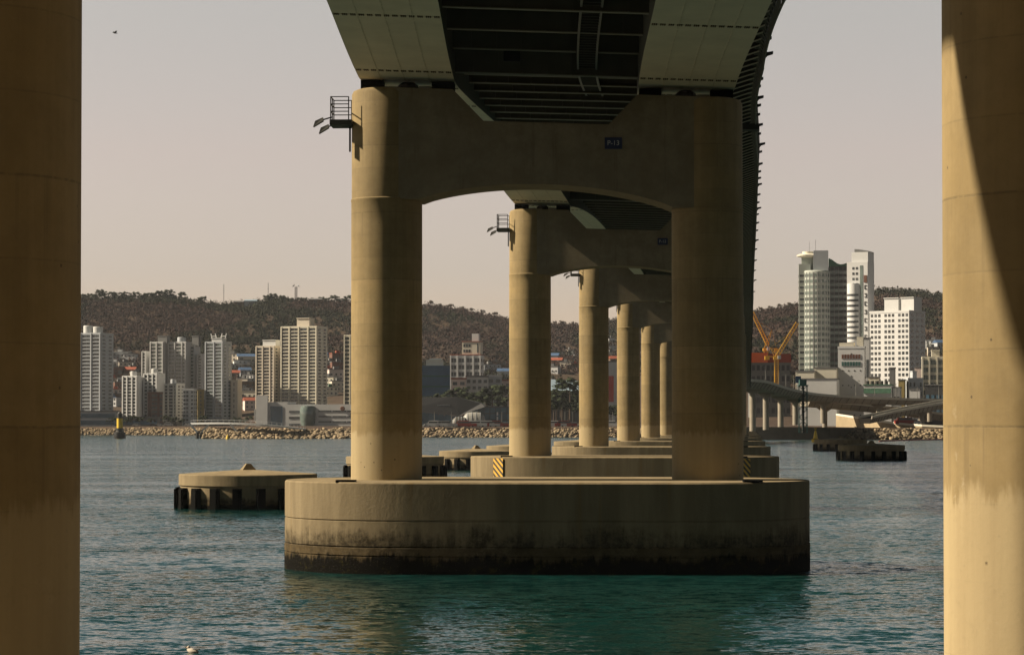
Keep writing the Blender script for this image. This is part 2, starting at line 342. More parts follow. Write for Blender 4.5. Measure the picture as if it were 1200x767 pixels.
# ================================================================ the air
mb = MB(); mb.box(-2900, -760, -60, 2900, 3700, 330); haze = mb.build('haze', [], None); tag(haze, kind='stuff')
hm = bpy.data.materials.new("thin_haze"); hm.use_nodes = True; hg = NT(hm); hm.node_tree.nodes.remove(hm.node_tree.nodes['Principled BSDF'])
pv = hg.n('ShaderNodeVolumePrincipled'); pv.inputs['Color'].default_value = (.86, .90, .96, 1); pv.inputs['Density'].default_value = 2.3e-5; pv.inputs['Anisotropy'].default_value = .0
hg.l(pv.outputs[0], hm.node_tree.nodes['Material Output'].inputs['Volume']); haze.data.materials.append(hm); haze.display_type = 'WIRE'
# ================================================================ water and land (setting)
mb = MB()
mb.add([(-2800, -700, 0), (2800, -700, 0), (2800, 1700, 0), (-2800, 1700, 0)], [(0, 1, 2, 3)])
water = mb.build('water', M['water'], fix=False); tag(water, kind='structure')

def interp(x, xs, ys): return float(np.interp(x, xs, ys))
SH_X = [-3000, -380, -240, -190, -60, -36, 70, 108, 118, 160, 260, 700, 3000]
SH_Y = [1480, 1480, 1470, 1440, 1290, 1245, 1240, 1120, 1075, 1080, 1120, 1240, 1500]
def shore(x): return interp(x, SH_X, SH_Y)
RID_PX = [-900, -300, -60, 60, 92, 150, 200, 235, 260, 290, 320, 400, 450, 500, 540, 575, 620, 680, 730, 800, 860, 900, 940, 1000, 1030, 1065, 1107, 1180, 1300, 1700, 2400]
RID_PY = [380, 352, 340, 337, 340, 341, 342, 348, 350, 350, 345, 347, 345, 350, 356, 363, 372, 374, 366, 362, 362, 356, 350, 340, 333, 333, 340, 350, 345, 370, 400]
YR = 2450.0
def ridge(x): return EYE + (HZ - interp(600 + F * x / YR, RID_PX, RID_PY)) * YR / F
def fb(x, y, s, o=4): return mnoise.fractal(Vector((x * s, y * s, 3.1)), 1.0, 2.0, o)
def land(x, y):
    s = shore(x)
    if y < s + 12: return -2.5 + (y - s + 3) / 15 * 7.2
    y0 = s + 230
    if y < y0: return 4.7 + .0022 * (y - s)
    t = (y - y0) / (YR - y0); h = ridge(x) - 7.5
    g = t * (.62 + .38 * t * t * (3 - 2 * t)) if t < 1 else 1 - .35 * (t - 1) ** 1.3
    bump = fb(x, y, .006) * 11 * max(0, min(1, t * 3) * min(1, abs(1 - t) * 3 + .12))
    return 5.2 + (h - 5.2) * g + bump
xs = np.concatenate([np.linspace(-2600, -700, 30), np.linspace(-680, 680, 160), np.linspace(700, 2600, 30)])
ts = np.concatenate([np.array([-.02, 0, .008, .016, .03, .06, .1, .15]), np.linspace(.19, 1.15, 60), np.linspace(1.25, 1.9, 8)])
V = []; Fc = []
for i, x in enumerate(xs):
    s = shore(x)
    for t in ts:
        y = s - 3 + t * (YR - s); y = y if t > 0 else s - 3 + t * 500
        V.append((x, y, land(x, y)))
nt_ = len(ts)
for i in range(len(xs) - 1):
    for j in range(nt_ - 1): Fc.append((i*nt_+j, (i+1)*nt_+j, (i+1)*nt_+j+1, i*nt_+j+1))
me = bpy.data.meshes.new('terrain'); me.from_pydata(V, [], Fc); me.shade_smooth()
m = bpy.data.materials.new("dry_hillside"); m.use_nodes = True; g = NT(m); b = m.node_tree.nodes['Principled BSDF']; b.inputs['Roughness'].default_value = .95; b.inputs['Specular IOR Level'].default_value = .1
tc = g.n('ShaderNodeTexCoord').outputs['Object']; n1 = g.noise(tc, .012, 6, .65); n2 = g.noise(tc, .08, 5, .7)
c = g.mix(g.step(n1, .38, .62), (.075, .050, .040), (.105, .072, .048)); c = g.mix(g.math('MULTIPLY', g.step(n2, .45, .7), .6), c, (.07, .058, .032)); g.l(g.dim(c, ALB), b.inputs['Base Color'])
me.materials.append(m); terrain = link('terrain', me); tag(terrain, kind='structure')

V = []; Fc = []  # unseen hill behind the camera, added to block low sky light
bx = np.linspace(-900, 900, 61); by = np.array([-75, -90, -110, -140, -180, -230, -290, -360, -450, -560, -690])
for x in bx:
    for y in by:
        t = (-75 - y) / 300; hh = min(1, t) ** .8 * (105 + 30 * fb(x, 0, .004)) * (1 if t < 1 else max(.4, 1.6 - .6 * t)) + 6 * fb(x, y, .02)
        V.append((x, y + .00006 * 0 * x, -3 + max(0, min(1, t * 12)) * 5 + max(0, hh) * min(1, t * 3)))
nb = len(by)
for i in range(len(bx) - 1):
    for j in range(nb - 1): Fc.append((i*nb+j, i*nb+j+1, (i+1)*nb+j+1, (i+1)*nb+j))
me = bpy.data.meshes.new('terrain'); me.from_pydata(V, [], Fc); me.shade_smooth(); me.materials.append(m); tag(link('terrain', me), kind='structure')

mb = MB(); mb.box(-140, -95, -4, 140, 26, 2.35); quay = mb.build('quay', mat("bounce_quay_concrete", (.20, .155, .09), .9, .15, .2)); tag(quay, kind='structure')  # out of view, added to bounce warm sunlight up onto the near columns

def hit(px, py, d0=1500, d1=2600):
    d = d0
    while d < d1:
        x, y, z = at(px, py, d)
        if land(x, d) >= z: return x, d, land(x, d)
        d += 6
    return None

# ---------------------------------------------------------------- numpy scatters
def np_mesh(name, v, f, tone=None, material=None):
    me = bpy.data.meshes.new(name); nv, nf, k = len(v), len(f), f.shape[1]
    me.vertices.add(nv); me.vertices.foreach_set('co', v.astype(np.float32).ravel())
    me.loops.add(nf * k); me.loops.foreach_set('vertex_index', f.astype(np.int32).ravel())
    me.polygons.add(nf); me.polygons.foreach_set('loop_start', np.arange(0, nf * k, k, dtype=np.int32))
    me.update(calc_edges=True)
    if tone is not None:
        a = me.color_attributes.new('tone', 'FLOAT_COLOR', 'POINT'); a.data.foreach_set('color', np.c_[tone, np.ones(nv)].astype(np.float32).ravel())
    if material: me.materials.append(material)
    return me
t_ = (1 + 5 ** .5) / 2
ICO_V = np.array([(-1,t_,0),(1,t_,0),(-1,-t_,0),(1,-t_,0),(0,-1,t_),(0,1,t_),(0,-1,-t_),(0,1,-t_),(t_,0,-1),(t_,0,1),(-t_,0,-1),(-t_,0,1)]) / (1 + t_**2) ** .5
ICO_F = np.array([(0,11,5),(0,5,1),(0,1,7),(0,7,10),(0,10,11),(1,5,9),(5,11,4),(11,10,2),(10,7,6),(7,1,8),(3,9,4),(3,4,2),(3,2,6),(3,6,8),(3,8,9),(4,9,5),(2,4,11),(6,2,10),(8,6,7),(9,8,1)])

def clump_mesh(name, centres, radii, tones, material, leaves=40, leaf=.16, core=.62, squash=.8, jit=.25, lo=.65, hi=1.4, reach=1.12):
    """crowns of many small loose faces round a ragged core, all in one mesh"""
    n = len(centres); radii = radii.reshape(n, -1); radii = radii if radii.shape[1] == 3 else np.repeat(radii, 3, 1) * np.array([1, 1, squash])
    cv = ICO_V[None] * (1 + RNG.uniform(-jit, jit, (n, 12, 1))) * core; cv = cv * radii[:, None] + centres[:, None]
    cf = ICO_F[None] + 12 * np.arange(n)[:, None, None]
    d = RNG.normal(size=(n, leaves, 3)); d /= np.linalg.norm(d, axis=2, keepdims=True); r = RNG.uniform(.5, reach, (n, leaves, 1)); p = d * r
    a = RNG.normal(size=(n, leaves, 3)) * leaf; bb = RNG.normal(size=(n, leaves, 3)) * leaf
    tri = np.stack([p + a, p + bb, p - .6 * (a + bb)], 2) * radii[:, None, None] + centres[:, None, None]
    tv = tri.reshape(-1, 3); tf = np.arange(len(tv)).reshape(-1, 3) + n * 12
    ct = np.repeat(tones[:, None], 12, 1) * RNG.uniform(.75, .95, (n, 12, 1)); lt = np.repeat(tones[:, None], leaves, 1) * RNG.uniform(lo, hi, (n, leaves, 1))
    tone = np.concatenate([ct.reshape(-1, 3), np.repeat(lt.reshape(-1, 3), 3, 0)])
    return np_mesh(name, np.concatenate([cv.reshape(-1, 3), tv]), np.concatenate([cf.reshape(-1, 3), tf]), tone, material)

# woodland over the hills
pts = []; rad = []; ton = []
N = 46000
X = RNG.uniform(-900, 1000, N); T = RNG.uniform(.24, 1.1, N) ** .9
for x, t in zip(X, T):
    s = shore(x); y0 = s + 230; y = y0 + t * (YR - y0)
    if abs(x / y) > .27 and random.random() < .5: continue
    px = 600 + F * x / y
    cover = .33 + .08 * fb(x, y, .01)
    if 640 < px < 860: cover = .52
    if t < cover and random.random() < .86: continue
    r = random.uniform(1.5, 2.7); z = land(x, y) + r * .55
    e = fb(x + 900, y, .008, 4) + random.uniform(-.09, .09)
    if e > .20: c = np.array((.030, .034, .019)) * random.uniform(.8, 1.3); r *= 1.1
    elif e > .08: c = np.array((.046, .038, .026)) * random.uniform(.8, 1.3)
    else: c = np.array((.072, .045, .038)) * random.uniform(.9, 1.1)
    if t < .42 and random.random() < .3: c = np.array((.080, .060, .034))
    pts.append((x, y, z)); rad.append((r, r, r * random.uniform(.8, 1.25))); ton.append(c)
wood = link('hill_woodland', clump_mesh('hill_woodland', np.array(pts), np.array(rad), np.array(ton), M['wood'], leaves=30, leaf=.24, core=.55, lo=.88, hi=1.1, reach=1.75))
tag(wood, 'bare brown winter woodland with dark evergreen patches covering the hills', 'woodland', kind='stuff')

# armour rock along the shore
def rocks(name, path, rows, label, rmin=.4, rmax=1.1, z0=-.4, z1=3.6, depth=11, per=1.0):
    P = []; S = []; C = []
    for (xa, ya), (xb, yb) in zip(path[:-1], path[1:]):
        L = math.hypot(xb - xa, yb - ya); n = int(L * rows * per)
        for _ in range(n):
            u = random.random(); q = random.random() ** .8; r = random.uniform(rmin, rmax)
            P.append((xa + (xb - xa) * u, ya + (yb - ya) * u + q * depth, z0 + (z1 - z0) * q + random.uniform(-.3, .4))); S.append((r, r, r * random.uniform(.55, .9)))
            C.append(np.array((.40, .31, .20)) * random.uniform(.45, 1.25))
    n = len(P); P = np.array(P); S = np.array(S)
    v = ICO_V[None] * (1 + RNG.uniform(-.38, .38, (n, 12, 1))) * S[:, None]
    a = RNG.uniform(0, 6.28, n); v = v * np.array([1, 1, 1]); ca, sa = np.cos(a)[:, None], np.sin(a)[:, None]; vx = v[..., 0] * ca - v[..., 1] * sa; vy = v[..., 0] * sa + v[..., 1] * ca
    v = np.stack([vx, vy, v[..., 2]], 2) + P[:, None]; f = ICO_F[None] + 12 * np.arange(n)[:, None, None]
    o = link(name, np_mesh(name, v.reshape(-1, 3), f.reshape(-1, 3), np.repeat(np.array(C), 12, 0), M['rock'])); tag(o, label, 'rocks', kind='stuff')
rocks('shore_rocks', [(-420, 1476), (-240, 1466), (-190, 1436), (-125, 1361)], 6.5, 'pale armour rocks along the waterline below the left apartment blocks')
rocks('breakwater_rocks', [(-137, 1132), (-110, 1126), (-70, 1126), (-52, 1132)], 5.5, 'tumbled tan rocks of the breakwater at the end of the white skywalk', .5, 1.35, z1=3.9, depth=12, per=2.2)
rocks('shore_rocks', [(-60, 1240), (70, 1236), (112, 1230)], 4.2, 'tan armour rocks along the waterline seen between the bridge columns', z1=4.0, per=2)
rocks('shore_rocks', [(138, 1076), (162, 1076), (262, 1112), (420, 1150)], 4.2, 'lit tan armour rocks below the curved ramp wall on the right', .5, 1.3, z1=4.0, per=2)

# ================================================================ the bridge
KN_D = [-140, -60, 35.7, 105, 126, 214, 302, 390, 478, 566, 654, 742, 830, 918]
KN_X = [44, 21.5, .22, 1.40, 1.71, 9.38, 17.55, 25.65, 33.8, 42.1, 50.2, 58.2, 66.3, 74.4]
KN_M = [-.29, -.27, -.17, .012, .035, .092, .092, .093, .094, .094, .093, .093, .093, .093]
def cx(d):
    i = max(0, min(len(KN_D) - 2, int(np.searchsorted(KN_D, d)) - 1)); a, b_ = KN_D[i], KN_D[i+1]; h = b_ - a; u = (d - a) / h
    p = (2*u**3 - 3*u**2 + 1) * KN_X[i] + (u**3 - 2*u**2 + u) * h * KN_M[i] + (-2*u**3 + 3*u**2) * KN_X[i+1] + (u**3 - u**2) * h * KN_M[i+1]
    dp = ((6*u**2 - 6*u) * KN_X[i] + (3*u**2 - 4*u + 1) * h * KN_M[i] + (-6*u**2 + 6*u) * KN_X[i+1] + (3*u**2 - 2*u) * h * KN_M[i+1]) / h
    return p, dp
TOP_D = [-140, 35.7, 126, 214, 302, 390, 478, 566, 654, 742, 830, 918]
TOP_H = [14.5, 16.3, 16.12, 17.55, 18.85, 19.65, 20.0, 19.7, 18.0, 15.3, 12.2, 9.0]      # pier top above the eye
def ptop(d):      # smooth pier-top height above water at the centreline
    i = max(0, min(len(TOP_D) - 2, int(np.searchsorted(TOP_D, d)) - 1)); h = TOP_D[i+1] - TOP_D[i]; u = (d - TOP_D[i]) / h
    s = [(TOP_H[min(j+1, len(TOP_H)-1)] - TOP_H[max(j-1, 0)]) / (TOP_D[min(j+1, len(TOP_D)-1)] - TOP_D[max(j-1, 0)]) for j in (i, i+1)]
    return EYE + (2*u**3 - 3*u**2 + 1) * TOP_H[i] + (u**3 - 2*u**2 + u) * h * s[0] + (-2*u**3 + 3*u**2) * TOP_H[i+1] + (u**3 - u**2) * h * s[1]
BANK = .034
GAP = .42
PIERS = [35.7, 126, 214, 302, 390, 478, 566, 654, 742, 830, 918]
def frame(d):
    x, mm = cx(d); n = math.hypot(1, mm); return x, mm, (1 / n, -mm / n), (mm / n, 1 / n)
def deckz(d): return ptop(d) + GAP + 3.75
def soffit(d):
    u = min(abs(d - p) for p in [-51] + PIERS) / 44; u = min(1, u); return deckz(d) - (2.45 + 1.30 * (1 - u) ** 2)
def W(d, off, z, along=0):
    x, mm, nx, tg = frame(d); return (x + nx[0] * off + tg[0] * along, d + nx[1] * off + tg[1] * along, z - BANK * off)

deck = empty('bridge_deck', W(126, 0, 0)); DL = Vector(deck.location)
def ro(d): return interp(d, [116, 140, 178, 200], [10.6, 11.1, 11.0, 10.95])     # right-hand overhang widens past the curve
tag(deck, 'curved twin box girder highway deck carried overhead by the concrete piers', 'bridge deck')
def dl(p): return (p[0] - DL.x, p[1] - DL.y, p[2] - DL.z)
D0, D1 = -100, 918
ST = list(np.arange(D0, 200, 3.0)) + list(np.arange(200, D1 + 1, 5.0))
for side in (-1, 1):
    mb = MB(); rings = []
    bo, bi = 9.2 * side, 4.5 * side; to, ti = (9.2 if side > 0 else -9.75), 4.5 * side
    for d in ST:
        zb, zt = soffit(d), deckz(d) - .02
        rings.append([dl(W(d, bo, zb)), dl(W(d, bi, zb)), dl(W(d, ti, zt)), dl(W(d, to, zt))])
    mb.strip(rings); n4 = len(rings) - 1
    for q in range(n4): mb.m[q * 4 + 1] = 1  # inner webs take a darker colour that stands in for shade between girders
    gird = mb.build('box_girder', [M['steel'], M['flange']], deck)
    mb = MB()
    for f_ in (.26, .52, .77):                     # weld seams along the bottom plate
        o = bi + (bo - bi) * f_
        for d in np.arange(90, 330, 3.0):
            mb.hexa([dl(W(dd_, o + q_, soffit(dd_) - z_)) for z_ in (.016, -.01) for dd_, q_ in ((d, -.022), (d, .022), (d + 2.6, .022), (d + 2.6, -.022))])
    tag(mb.build('weld_seam', M['seam'], deck), kind='stuff')
    for p in (35.7, 126, 214, 302, 390, 478):          # bolted splices across the soffit
        for off in (-16.2, -3.1, 3.1, 16.2):
            d = p + off; mb = MB(); n = 13
            for k in range(n):
                o = bi + (bo - bi) * (k + .5) / n
                for q in (-.085, 0, .085):
                    z = soffit(d) - .012
                    a = W(d, o + q - .03, z); c_ = W(d, o + q + .03, z); x, mm, nx, tg = frame(d)
                    pts8 = [];
                    for zz in (-.02, .02):
                        for (pp, s_) in ((a, -.17), (c_, -.17), (c_, .17), (a, .17)):
                            pts8.append(dl((pp[0] + tg[0] * s_, pp[1] + tg[1] * s_, pp[2] + zz)))
                    mb.hexa(pts8)
            mb.build('bolted_splice', M['bolt'], deck)
def rail(d, s): return ro(d) - .1 if s > 0 else -10.4
# slab, parapets
mb = MB(); rings = []
for d in ST:
    z = deckz(d); rings.append([dl(W(d, -10.55, z)), dl(W(d, ro(d), z)), dl(W(d, ro(d), z + .32)), dl(W(d, -10.55, z + .32))])
mb.strip(rings); mb.build('deck_slab', M['steel_dark'], deck)
for s in (-1, 1):
    mb = MB(); rings = []
    for d in ST:
        z = deckz(d); a, c_ = (ro(d) + .05, ro(d) - .3) if s > 0 else (-10.6, -10.25); rings.append([dl(W(d, a, z - .25)), dl(W(d, c_, z - .25)), dl(W(d, c_, z + 1.05)), dl(W(d, a, z + 1.05))])
    mb.strip(rings); mb.build('parapet', M['flange'], deck)
    mb = MB()
    for hh, oo in ((1.5, -.1), (1.3, -.1)):
        for d in ST[::2][:-1]:
            d2 = d + (6 if d < 200 else 10)
            mb.bar(dl(W(d, rail(d, s), deckz(d) + hh)), dl(W(min(d2, D1), rail(min(d2, D1), s), deckz(min(d2, D1)) + hh)), .05)
    for d in np.arange(D0, D1 - 10, 3.0): mb.bar(dl(W(d, rail(d, s), deckz(d) + 1.0)), dl(W(d, rail(d, s), deckz(d) + 1.52)), .05)
    mb.build('railing', M['steel_dark'], deck)
# pipes and a cable tray along the outer right edge
for off, dz, r, nm in ((.14, -.1, .10, 'drain_pipe'), (.16, .35, .07, 'cable_conduit')):
    mb = MB(); rings = []
    for d in ST:
        if d < 95: continue
        p = Vector(dl(W(d, ro(d) + off, deckz(d) + dz))); rings.append([p + Vector((r, 0, 0)), p + Vector((0, 0, r)), p + Vector((-r, 0, 0)), p + Vector((0, 0, -r))])
    mb.strip(rings); mb.build(nm, M['dark'] if r < .12 else M['flange'], deck)
def crossbeam_mb(d, mb=None, deep=False):
    mb = mb or MB(); z1 = deckz(d) - .03; z0 = soffit(d) + .55 if deep else z1 - 2.3
    x, mm, nx, tg = frame(d)
    def slab(o0, o1, za, zb_, th, mi):
        p = []
        for z in (za, zb_):
            for o, s_ in ((o0, -th), (o1, -th), (o1, th), (o0, th)): p.append(dl(W(d, o, z, s_)))
        mb.hexa(p, mi)
    slab(-4.49, 4.49, z0, z1, .05, 0); slab(-4.49, 4.49, z0 - .05, z0 - .005, .17, 1)
    for o in np.arange(-3.6, 3.7, 1.2):
        p = []
        for z in (z0 + .01, z1 - .01):
            for oo, s_ in ((o - .03, -.18), (o + .03, -.18), (o + .03, -.055), (o - .03, -.055)): p.append(dl(W(d, oo, z, s_)))
        mb.hexa(p, 0)
    return mb
beams = [d for d in np.arange(123.2 - 6.2 * 6, 126, 6.2)] + [d for d in np.arange(129.2, D1 - 3, 3.6) if min(abs(d - p) for p in PIERS) > 1.9]
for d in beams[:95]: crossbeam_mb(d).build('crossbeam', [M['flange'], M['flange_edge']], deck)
mbs = MB()
for d in list(beams[95:]) + [d for d in np.arange(D0 + 4, 82, 6.2)]: crossbeam_mb(d, mbs)
tag(mbs.build('crossbeam', [M['flange'], M['flange_edge']], deck), kind='stuff')
for p in PIERS[:6]:
    dd = crossbeam_mb(p - .4, None, True).build('pier_diaphragm', [M['flange'], M['flange_edge']], deck)
    mb = MB(); z = soffit(p) + 1.5; q = []
    for zz in (z - .35, z + .75):
        for o, s_ in ((-2.1, -.63), (-1.3, -.63), (-1.3, -.46), (-2.1, -.46)): q.append(dl(W(p, o, zz, s_)))
    mb.hexa(q); mb.build('access_hatch', M['black'], dd)
# overhang brackets under the edges
def bracket(mb, d, s):
    z = deckz(d) - .02; p = []; eo = ro(d) - .05 if s > 0 else 10.5
    for th in (-.06, .06): i0 = 9.22 if s > 0 else 9.72; p += [dl(W(d, s * i0, z - .9, th)), dl(W(d, s * eo, z - .28, th)), dl(W(d, s * eo, z, th)), dl(W(d, s * (i0 + .04), z, th))]
    mb.add(p, [(0,1,2,3), (7,6,5,4), (0,4,5,1), (1,5,6,2), (2,6,7,3), (3,7,4,0)])
    q = []
    for zz in (-.055, -.004): q += [dl(W(d, s * i0, z - .9 + zz, -.11)), dl(W(d, s * eo, z - .28 + zz, -.11)), dl(W(d, s * eo, z - .28 + zz, .11)), dl(W(d, s * i0, z - .9 + zz, .11))]
    mb.hexa(q, 1)
br = list(np.arange(112, D1, 2.4))
for d in br[:96]:
    mb = MB(); bracket(mb, d, 1); mb.build('overhang_bracket', [M['steel_dark'], M['steel']], deck)
mb = MB()
for d in br[96:]: bracket(mb, d, 1)
for d in np.arange(D0, D1, 2.4): bracket(mb, d, -1)
tag(mb.build('overhang_bracket', [M['steel_dark'], M['steel']], deck), kind='stuff')
# soffit stringers between the girders and the inspection walkway
mb = MB()
for o in np.arange(-3.6, 3.7, 1.2):
    rings = []
    for d in ST:
        z = deckz(d) - .01; rings.append([dl(W(d, o - .12, z)), dl(W(d, o + .12, z)), dl(W(d, o + .08, z - .30)), dl(W(d, o - .08, z - .30))])
    mb.strip(rings)
mb.build('deck_stringers', M['steel_dark'], deck)
mb = MB()
WK = [d for d in np.arange(88, 640, 2.0)]
def wz(d):
    return soffit(d) + .9 - .0 * d
for o in (1.55, 2.45):
    rings = []
    for d in WK: z = wz(d); rings.append([dl(W(d, o - .05, z - .08)), dl(W(d, o + .05, z - .08)), dl(W(d, o + .05, z + .08)), dl(W(d, o - .05, z + .08))])
    mb.strip(rings, mi=1)
for d in np.arange(88, 640, .62):
    z = wz(d); a, c_ = Vector(dl(W(d, 1.55, z - .02))), Vector(dl(W(d, 2.45, z - .02))); mb.bar(a, c_, .07)
for d in np.arange(90, 640, 6.5):
    for o in (1.5, 2.5): mb.bar(dl(W(d, o, wz(d))), dl(W(d, o, deckz(d) - .1)), .05)
mb.build('inspection_walkway', [M['dark'], M['galv']], deck)
mb = MB(); q = 0
for d in np.arange(112, 520, 1.2):
    z = deckz(d); q += 1; a, c_ = Vector(dl(W(d, ro(d) + .22, z - .85))), Vector(dl(W(d, ro(d) + .32, z + 1.25))); mb.bar(a, c_, .045); mb.bar(a, dl(W(d, ro(d) - .1, z - .4)), .04)
    e = Vector(dl(W(d + 1.2, ro(d + 1.2) + .22, z - .85))); mb.bar(a if q % 2 else c_, Vector(dl(W(d + 1.2, ro(d + 1.2) + .32, deckz(d + 1.2) + 1.25))) if q % 2 else e, .03); mb.bar(a, e, .05); mb.bar(c_, dl(W(d + 1.2, ro(d + 1.2) + .32, deckz(d + 1.2) + 1.25)), .05)
    mb.bar(dl(W(d, ro(d) + .27, z + .2)), dl(W(d + 1.2, ro(d + 1.2) + .27, deckz(d + 1.2) + .2)), .05)
mb.build('edge_lattice', M['flange_edge'], deck)
# fittings sticking out of the right edge
for d, L in ((141, .7), (163, .55), (181, .5), (196, .7), (214, .35), (236, .45), (249, .3), (268, .55), (292, .35), (325, .5), (372, .4), (430, .6), (129, .2), (135, .3), (148, .2), (153, .3), (157, .15), (168, .3), (174, .2), (188, .2), (203, .25), (222, .2), (229, .25), (260, .2), (278, .2), (306, .25), (345, .3), (400, .3), (470, .4)):
    mb = MB(); z = deckz(d) + .1
    a = Vector(dl(W(d, ro(d) + .05, z))); e = Vector(dl(W(d, ro(d) + .2 + L * .55, z + .1))); mb.bar(a, e, .06); mb.bar(a - Vector((0, 0, .5)), e, .04)
    h = e; mb.hexa([h + Vector(q) * .6 for q in ((-.3, -.25, -.25), (.35, -.25, -.05), (.35, .25, -.05), (-.3, .25, -.25), (-.3, -.25, .1), (.35, -.25, .2), (.35, .25, .2), (-.3, .25, .1))])
    mb.build('edge_floodlight', M['dark'], deck)
mb = MB(); mb.hexa([dl(W(170, o, deckz(170) + z, a)) for z in (-1.25, -.85) for o, a in ((9.8, -.6), (11.5, -.6), (11.5, .6), (9.8, .6))]); mb.build('edge_gantry', M['dark'], deck)
# street lamps of the deck are out of sight above; a few signs of them are the fittings above

# ---------------------------------------------------------------- piers
CR, CO = 1.75, 7.90
def cap_outline(hl, r, n=20):
    pts = []
    for k in range(n + 1): a = -math.pi/2 + math.pi * k / n; pts.append((hl - r + r * math.cos(a), r * math.sin(a), math.cos(a), math.sin(a)))
    for k in range(n + 1): a = math.pi/2 + math.pi * k / n; pts.append((-(hl - r) + r * math.cos(a), r * math.sin(a), math.cos(a), math.sin(a)))
    return pts
def floodlight_mesh():
    mb = MB(); mb.hexa([(-.55, -.28, -.42), (.12, -.28, -.02), (.12, .28, -.02), (-.55, .28, -.42), (-.42, -.22, -.02), (.10, -.2, .22), (.10, .2, .22), (-.42, .22, -.02)])
    mb.bar((.1, 0, .08), (.7, 0, .25), .06); mb.v = [(x * .72, y * .72, z * .72) for x, y, z in mb.v]; return mb.mesh('floodlight', M['dark'])
FL = floodlight_mesh()
def pier(d, label, sign=None, capz=4.3, colfoot=None, stripes=False):
    x, mm, nx, tg = frame(d); rz = -math.atan(mm); t = empty('bridge_pier', (x, d, 0), rz); tag(t, label, 'bridge pier', 'concrete bridge piers')
    zt = ptop(d)
    # pile cap
    mb = MB(); out = cap_outline(12.9, 6.5)
    prof = [(0.0, -3), (0.0, .80), (.04, .82), (.04, .86), (.0, .88), (.0, 1.22), (.07, 1.24), (.07, 1.28), (.02, 1.31), (.02, 2.46), (.07, 2.48), (.07, 2.52), (.02, 2.54), (.02, capz - .07), (.08, capz)]
    prof = [p for p in prof if p[1] <= capz + .001]
    rings = [[(px_ - nx_ * i, py_ - ny_ * i, z) for px_, py_, nx_, ny_ in out] for i, z in prof]
    mb.strip(rings); cap = mb.build('pile_cap', M['cap'], t, smooth=20)
    for hx in (-9.3, 9.9):
        mb = MB(); mb.box(hx - .55, -5.5, capz - .02, hx + .35, -4.5, capz + .09); mb.build('deck_hatch', M['black'], cap)
    if stripes:
        for s in (-1, 1):
            a = -math.pi/2 + s * math.radians(34); mb = MB(); mb.box(-.5, -.03, -1.5, .5, .03, 0.)
            cxp, cyp = s * (12.9 - 6.5), 0; rr = 6.5 + .03
            o = mb.build('hazard_panel', M['hazard'], t, (cxp + rr * math.cos(a), cyp + rr * math.sin(a), capz - .12)); o.rotation_euler = (0, 0, a + math.pi/2)
    # columns
    for s in (-1, 1):
        top = zt - BANK * s * CO; foot = capz; org = colfoot if colfoot else capz; zl = zt - 5.45 - BANK * s * CO
        mb = MB(); prof = [(CR, foot - org - .05)]
        prof += [(CR, z) for z in np.arange(.5, zl - org - .5, 1.0)]
        prof += [(CR, zl - org - .10), (CR + .018, zl - org - .06), (CR + .018, zl - org + .03), (CR - .02, zl - org + .07), (CR - .02, top - org - .25), (CR - .10, top - org - .08), (CR - .28, top - org)]
        mb.lathe(prof, 72); c_ = mb.build('column', M['column'], t, (s * CO, 0, org), smooth=30)
    # portal beam
    mb = MB(); mbx = sorted(set([-CO, -CO + CR - .02] + list(np.linspace(-CO + CR, CO - CR, 29)) + [-4.55, -3.05, 3.05, 4.45, CO]))
    rings = []
    for xx in mbx:
        tz = zt - BANK * xx - .03
        if xx > -4.55 and xx < 4.45: tz -= 1.5 * min(1, (xx + 4.55) / 1.5, (4.45 - xx) / 1.4)
        q = max(-1, min(1, xx / (CO - CR))); bz = zt - BANK * xx - 5.45 + (.92 * max(0, 1 - q * q) ** .85 if abs(q) < 1 else 0)
        rings.append([(xx, -1.58, bz), (xx, 1.58, bz), (xx, 1.58, tz), (xx, -1.58, tz)])
    mb.strip(rings); mb.build('portal_beam', M['beam'], t)
    # bearings
    for s in (-1, 1):
        for o in (-1.75, 1.75):
            xx = s * 6.85 + o; z = zt - BANK * xx; mb = MB(); mb.box(xx - .55, -.55, z - .02, xx + .55, .55, z + GAP + .02); mb.build('bearing', M['black'], t)
        xx = s * 6.85; z = zt - BANK * xx; mb = MB(); mb.lathe([(.28, z - .02), (.5, z + .12), (.5, z + .28), (.3, z + GAP + .01)], 8, xx, 0); mb.build('shear_key', M['dark'], t)
        for o in (-.85, .85):
            mb = MB(); mb.box(xx + o - .3, -.35, z - .02, xx + o + .3, .35, z + .2); mb.build('bearing_plinth', M['flange_edge'], t)
    # service platform with floodlights on the left column
    z = zt + BANK * CO - 1.55; x0 = -CO - CR
    pf = MB(); pf.box(x0 - .95, -1.35, z - .28, x0 + .14, .25, z - .02); plat = pf.build('service_platform', M['dark'], t)
    rl = MB()
    for xx, yy in ((x0 - .9, -1.3), (x0 - .9, .2), (x0 - .02, -1.3), (x0 - .02, .2), (x0 - .9, -.55)): rl.bar((xx, yy, z - .02), (xx, yy, z + 1.1), .035)
    for h in (.38, .74, 1.1):
        rl.bar((x0 - .9, -1.3, z + h), (x0 - .9, .2, z + h), .03); rl.bar((x0 - .9, -1.3, z + h), (x0 - .02, -1.3, z + h), .03); rl.bar((x0 - .9, .2, z + h), (x0 - .02, .2, z + h), .03)
    rl.build('platform_railing', M['dark'], plat)
    for dx, dy, dz in ((-1.38, -1.0, -.05), (-1.2, -.1, -.28)): link('floodlight', FL, plat, (x0 + dx, dy, z + dz))
    mb = MB(); mb.bar((x0 - .05, -.3, z - .2), (x0 - .05, -.3, z - 1.5), .06); mb.build('cable_conduit', M['dark'], t)
